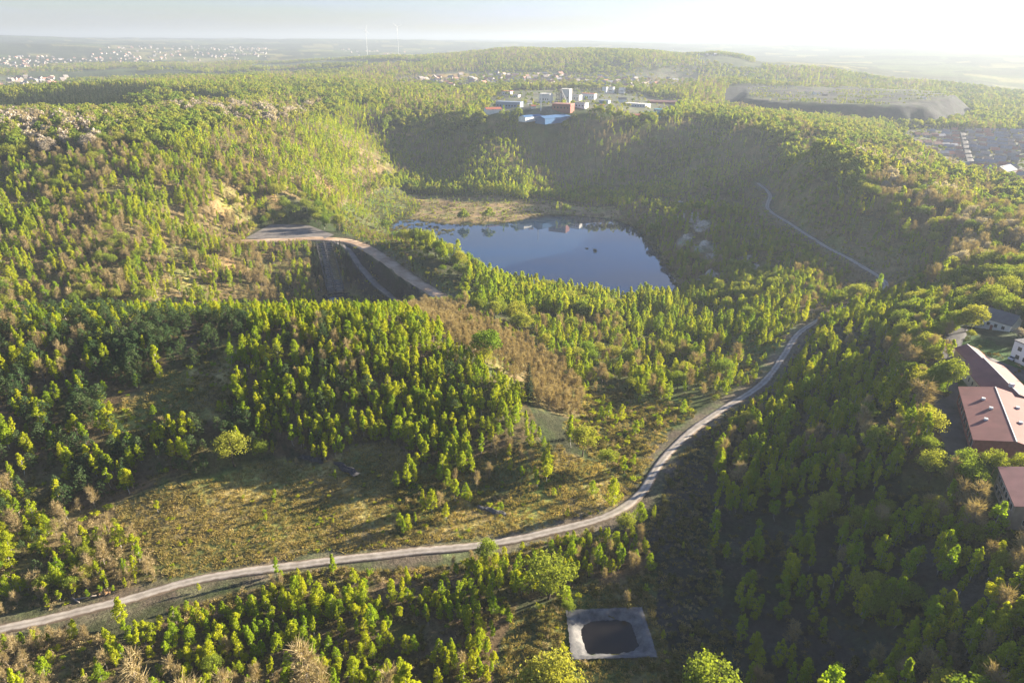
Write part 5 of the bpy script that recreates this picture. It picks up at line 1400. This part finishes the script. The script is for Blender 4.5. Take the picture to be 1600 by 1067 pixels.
# ------------------------------------------------------------------ trees one knows by themselves (base pixel, height, width factor)
for px_, py_, k, v, h_, w_, lab in (
  (762,884,'broad',0,9.5,.85,'big round light green tree standing over the gravel road'),
  (975,832,'broad',1,7.0,1.05,'pale grey green round tree at the bend of the road'),
  (1000,815,'birch',2,6.5,1.3,'yellow green birch behind the pale round tree at the bend'),
  (956,790,'birch',2,9.5,1.15,'tall bright lime birch alone above the road bend'),
  (925,772,'birch',2,5.0,1.3,'short lime birch left of the tall birch above the bend'),
  (114,926,'broad',2,6.0,.75,'vivid green round tree above the road end'),
  (192,978,'birch',1,8.0,1.2,'light green birch standing on the near road edge, its crown over the road'),
  (521,897,'birch',0,6.5,1.0,'slim birch at the near road edge below the meadow'),
  (433,897,'birch',0,5.5,1.0,'small slim birch at the near road edge left of the slim one'),
  (1492,515,'broad',0,9.0,1.05,'yellow green round tree beside the yard road turning'),
  (1522,516,'broad',1,6.0,1.1,'grey green round bush tree before the pale house'),
  (1515,532,'broad',2,5.0,1.1,'small round green tree on the lawn before the pale house'),
  (1588,535,'blossom',0,6.5,1.1,'white blossoming tree beside the pale house'),
  (1546,750,'broad',0,10.0,.9,'yellow green tree in front of the brick hall'),
  (1588,752,'broad',1,9.0,.9,'olive tree in front of the brick hall, right of the yellow one'),
  (1428,650,'bare',0,13.0,1.7,'big grey leafless tree on the crest beside the yard'),
  (1415,590,'bare',1,12.0,1.7,'brown leafless tree on the crest above the grey one'),
  (1510,770,'broad',2,11.0,.95,'golden yellow tree on the crest before the beige building'),
  (1445,690,'broad',1,12.0,.9,'lime green tall tree on the crest by the yard road'),
  (1150,760,'bare',2,8.0,1.5,'brown budding tree at the top of the shaded slope'),
  (887,962,'broad',2,5.5,.75,'golden leaved tree at the corner of the concrete basin'),
):
    p_ = at1(px_, py_); hn = KIND[k][1]
    add_tree(k, v, p_[0], p_[1], p_[2], h_ / hn * w_, h_ / hn, (px_ * 7) % 6, lab, None)

# planted rows of small spruces on both sides of the chute
CR_ = []
for side, (a0, a1, b0, b1) in (('left', ((489,386),(499,386),(497,440),(511,446))), ('right', ((519,385),(531,385),(541,442),(558,436)))):
    for i in range(7):
        for j in range(3):
            u_, v_ = j / 2, (i + .3 * (j % 2)) / 6.4
            qx = (a0[0] * (1-u_) + a1[0] * u_) * (1-v_) + (b0[0] * (1-u_) + b1[0] * u_) * v_
            qy = (a0[1] * (1-u_) + a1[1] * u_) * (1-v_) + (b0[1] * (1-u_) + b1[1] * u_) * v_
            p_ = at1(qx, qy); h_ = 4.2 + 2.2 * ((i * 7 + j * 3) % 5) / 5
            eo = add_tree('spruce', (i + j) % 2, p_[0], p_[1], p_[2], h_ / 20 * 1.5, h_ / 20, i + j, '', None)
            lab = 'small dark spruce in the planted rows %s of the stepped chute' % side
            eo['label'] = lab; eo['group'] = 'planted spruces beside the stepped chute'; CR_.append((eo, lab, qx + .001 * qy))
single_out(CR_)
# ------------------------------------------------------------------ distant houses: one mass
hs = [HSRC[i] for i in sorted(HSRC)]
fx, fy = FARH[:, 0], FARH[:, 1]
nn = len(fx)
g_ = np.random.default_rng(7); s_ = .8 + .35 * g_.random(nn)
scatter_obj('distant_houses', hs, fx, fy, gz(fx, fy) + .3, s_, s_, g_.random(nn) * 3.14, g_.integers(0, len(hs), nn))

# ------------------------------------------------------------------ undergrowth, grass, reeds
def source(name, me, px, py, s, label, cat, group=None):
    o = bpy.data.objects.new(name, me); COL.objects.link(o); o.location = at1(px, py); o.scale = (s, s, s)
    return tag(o, label, cat, group)
LOW = [source('low_bush', bush(900, 1.0, 1.2), 905, 880, 1.2, 'low olive bush in the rough grass above the basin', 'bush'),
       source('low_bush', bush(901, .8, 1.6, 130, None, .26), 1050, 905, 1.3, 'low bush on the dark verge right of the basin', 'bush'),
       source('dry_scrub', bush(902, .9, 1.3, 130, M_TWIG, .24), 870, 700, 1.4, 'brown dry scrub bush in the rough grass by the birch heap', 'bush'),
       source('green_bush', bush(903, 1.0, 1.3, 150, M_BIRCH, .28), 850, 880, 1.2, 'lime green bush beside the gravel road thicket', 'bush')]
TUF = [source('grass_tuft', tuft(910 + i, 26, .5, .5, M_TUFT), 420 + 60 * i, 800, 1.2, lab, 'grass tuft') for i, lab in enumerate(('dry grass tuft in the middle of the tan meadow', 'dry grass tuft right of the meadow middle'))]
RD = source('reed_clump', tuft(920, 60, .9, 1.5, M_REED, .09), 672, 379, 1.5, 'largest reed clump standing in the shallow end of the lake', 'reeds')
g = np.random.default_rng(21)
UD = np.array([r[6] for r in REG], float) / 100
ux, uy, us, ui = [], [], [], []
for r0, r1, gg in ((70, 340, 1.5), (340, 800, 2.6)):
    xs = np.arange(-r1 * .74, r1 * .80, gg); ys = np.arange(40, r1, gg)
    A, B = np.meshgrid(xs, ys); A = A.ravel(); B = B.ravel(); R_ = np.hypot(A, B); an = np.degrees(np.arctan2(A, B))
    k = (R_ >= r0) & (R_ < r1) & (np.abs(an) < 46); A, B = A[k], B[k]
    A = A + (g.random(len(A)) - .5) * gg; B = B + (g.random(len(A)) - .5) * gg
    rg = regions(A, B); pr = UD[rg] * gg * gg * (.3 + 1.6 * sstep(.35, .6, fbm(A / 7, B / 7, 3, 81))) * (1 if r1 < 400 else .7)
    k = g.random(len(A)) < pr; A, B, rg = A[k], B[k], rg[k]
    ok = (seg_dist(A, B, ROAD)[0] > 3.0) & (seg_dist(A, B, TRACK)[0] > 4.6) & (seg_dist(A, B, LANE)[0] > 2.8) & (poly_sd(A, B, LAKE) > 0) & (poly_sd(A, B, BASIN) > .3) & (poly_sd(A, B, PLATFORM) > 0)
    for poly, mar in FOOT[:24]:
        ok &= poly_sd(A, B, poly) > .6
    A, B, rg = A[ok], B[ok], rg[ok]
    names = np.array([r[0] for r in REG])[rg]
    brown = np.isin(names, ['heap_brown', 'slope_left', 'left_mix', 'corner', 'pit_wall', 'dark_hollow'])
    mead = names == 'meadow'
    q = g.random(len(A))
    i_ = np.where(q < .4, 0, np.where(q < .7, 1, np.where(q < .85, 2, 3)))
    i_ = np.where(brown & (q < .62), 2, i_)
    i_ = np.where(np.isin(names, ['rough', 'slag_verge', 'right_low', 'right_slope']) & (i_ == 3) & (g.random(len(A)) < .8), 0, i_)
    s_ = (.45 + .75 * g.random(len(A)) ** 1.5) * np.where(mead, .55, 1.0) * (1.0 if r1 < 400 else 1.25)
    ux.append(A); uy.append(B); us.append(s_); ui.append(i_)
ux, uy, us, ui = map(np.concatenate, (ux, uy, us, ui))
scatter_obj('undergrowth', [(o,) for o in LOW], ux, uy, gz(ux, uy) - .05, us * 1.1, us, g.random(len(ux)) * 6.28, ui)
# grass
xs = np.arange(-190, 110, .95); ys = np.arange(85, 300, .95)
A, B = np.meshgrid(xs, ys); A = A.ravel() + (g.random(A.size) - .5) * .9; B = B.ravel() + (g.random(B.size) - .5) * .9
rg = regions(A, B); nm = np.array([r[0] for r in REG])[rg]
dens = np.where(nm == 'meadow', .8, np.where(np.isin(nm, ['valley_open', 'rough', 'clearing_a', 'clearing_b', 'grove', 'roadside']), .55, np.where(np.isin(nm, ['slag_verge']), .25, 0)))
k = (g.random(len(A)) < dens) & (seg_dist(A, B, ROAD)[0] > 2.6) & (poly_sd(A, B, BASIN) > .2); A, B = A[k], B[k]
s_ = .5 + .8 * g.random(len(A)) * (.5 + fbm(A / 5, B / 5, 2, 33))
scatter_obj('grass', [(o,) for o in TUF], A, B, gz(A, B), s_ * 1.2, s_, g.random(len(A)) * 6.28, g.integers(0, 2, len(A)))
# reeds in the shallow end of the lake and round the shore
A, B = [], []
cen = [at1(a, b) for a, b in ((640,365),(655,372),(672,378),(648,385),(668,386),(632,380),(690,372),(676,362),(655,355),(700,366),(625,368),(640,352),(650,378),(662,368),(635,390),(645,372),(628,358),(620,362),(930,398))]
for c in cen:
    m_ = int(g.integers(5, 15)) if c is not cen[-1] else 4; A += list(c[0] + g.normal(size=m_) * 4.5); B += list(c[1] + g.normal(size=m_) * 3.0)
lk = smooth_line([(p[0], p[1], 0) for p in LAKE] + [(LAKE[0][0], LAKE[0][1], 0)], 1.6)
for q in lk:
    if g.random() < .5: A.append(q[0] + g.normal() * 1.6); B.append(q[1] + g.normal() * 1.6)
A, B = np.array(A), np.array(B); s_ = .5 + .6 * g.random(len(A))
scatter_obj('reeds', [(RD,)], A, B, np.maximum(gz(A, B), LAKE_Z), s_ * 1.3, s_, g.random(len(A)) * 6.28, np.zeros(len(A), int))

# two yellow flowering bushes by the hollow
for i, (px, py, s, lab) in enumerate(((463, 470, 3.0, 'larger bright yellow flowering bush behind the heap crest'), (517, 474, 1.9, 'smaller yellow flowering bush next to the pool'))):
    e = empty('flowering_bush', at1(px, py), 0, s); tag(e, lab, 'bush')
    a = bpy.data.objects.new('flowers', bush(930 + i, 1.0, 2.0, 420, M_YELLOW, .16)); COL.objects.link(a); a.parent = e
    k = MB(); [k.tube((0, 0, -.1), (.4 * math.cos(t), .4 * math.sin(t), .9), .05, .02, 5) for t in (0, 2.1, 4.2)]; k.build('stem', M_BARK, e)
HAZE_TOP = max(170.0, TURB_TOP + 4); print('HAZE_TOP', HAZE_TOP)
# ------------------------------------------------------------------ haze
zlo = float(GH.min()) - 1.0
hb = MB(); S = 22600.0
hb.box(-S, S, -S, S, zlo, HAZE_TOP)
m, n, l, o = new_mat('haze_air')
pv = n.new('ShaderNodeVolumePrincipled')
pv.inputs['Color'].default_value = (.40, .45, .50, 1)
pv.inputs['Density'].default_value = HAZE_DENSITY
pv.inputs['Anisotropy'].default_value = HAZE_ANISO
l.new(pv.outputs[0], o.inputs['Volume'])
tag(hb.build('haze', m), kind='stuff')
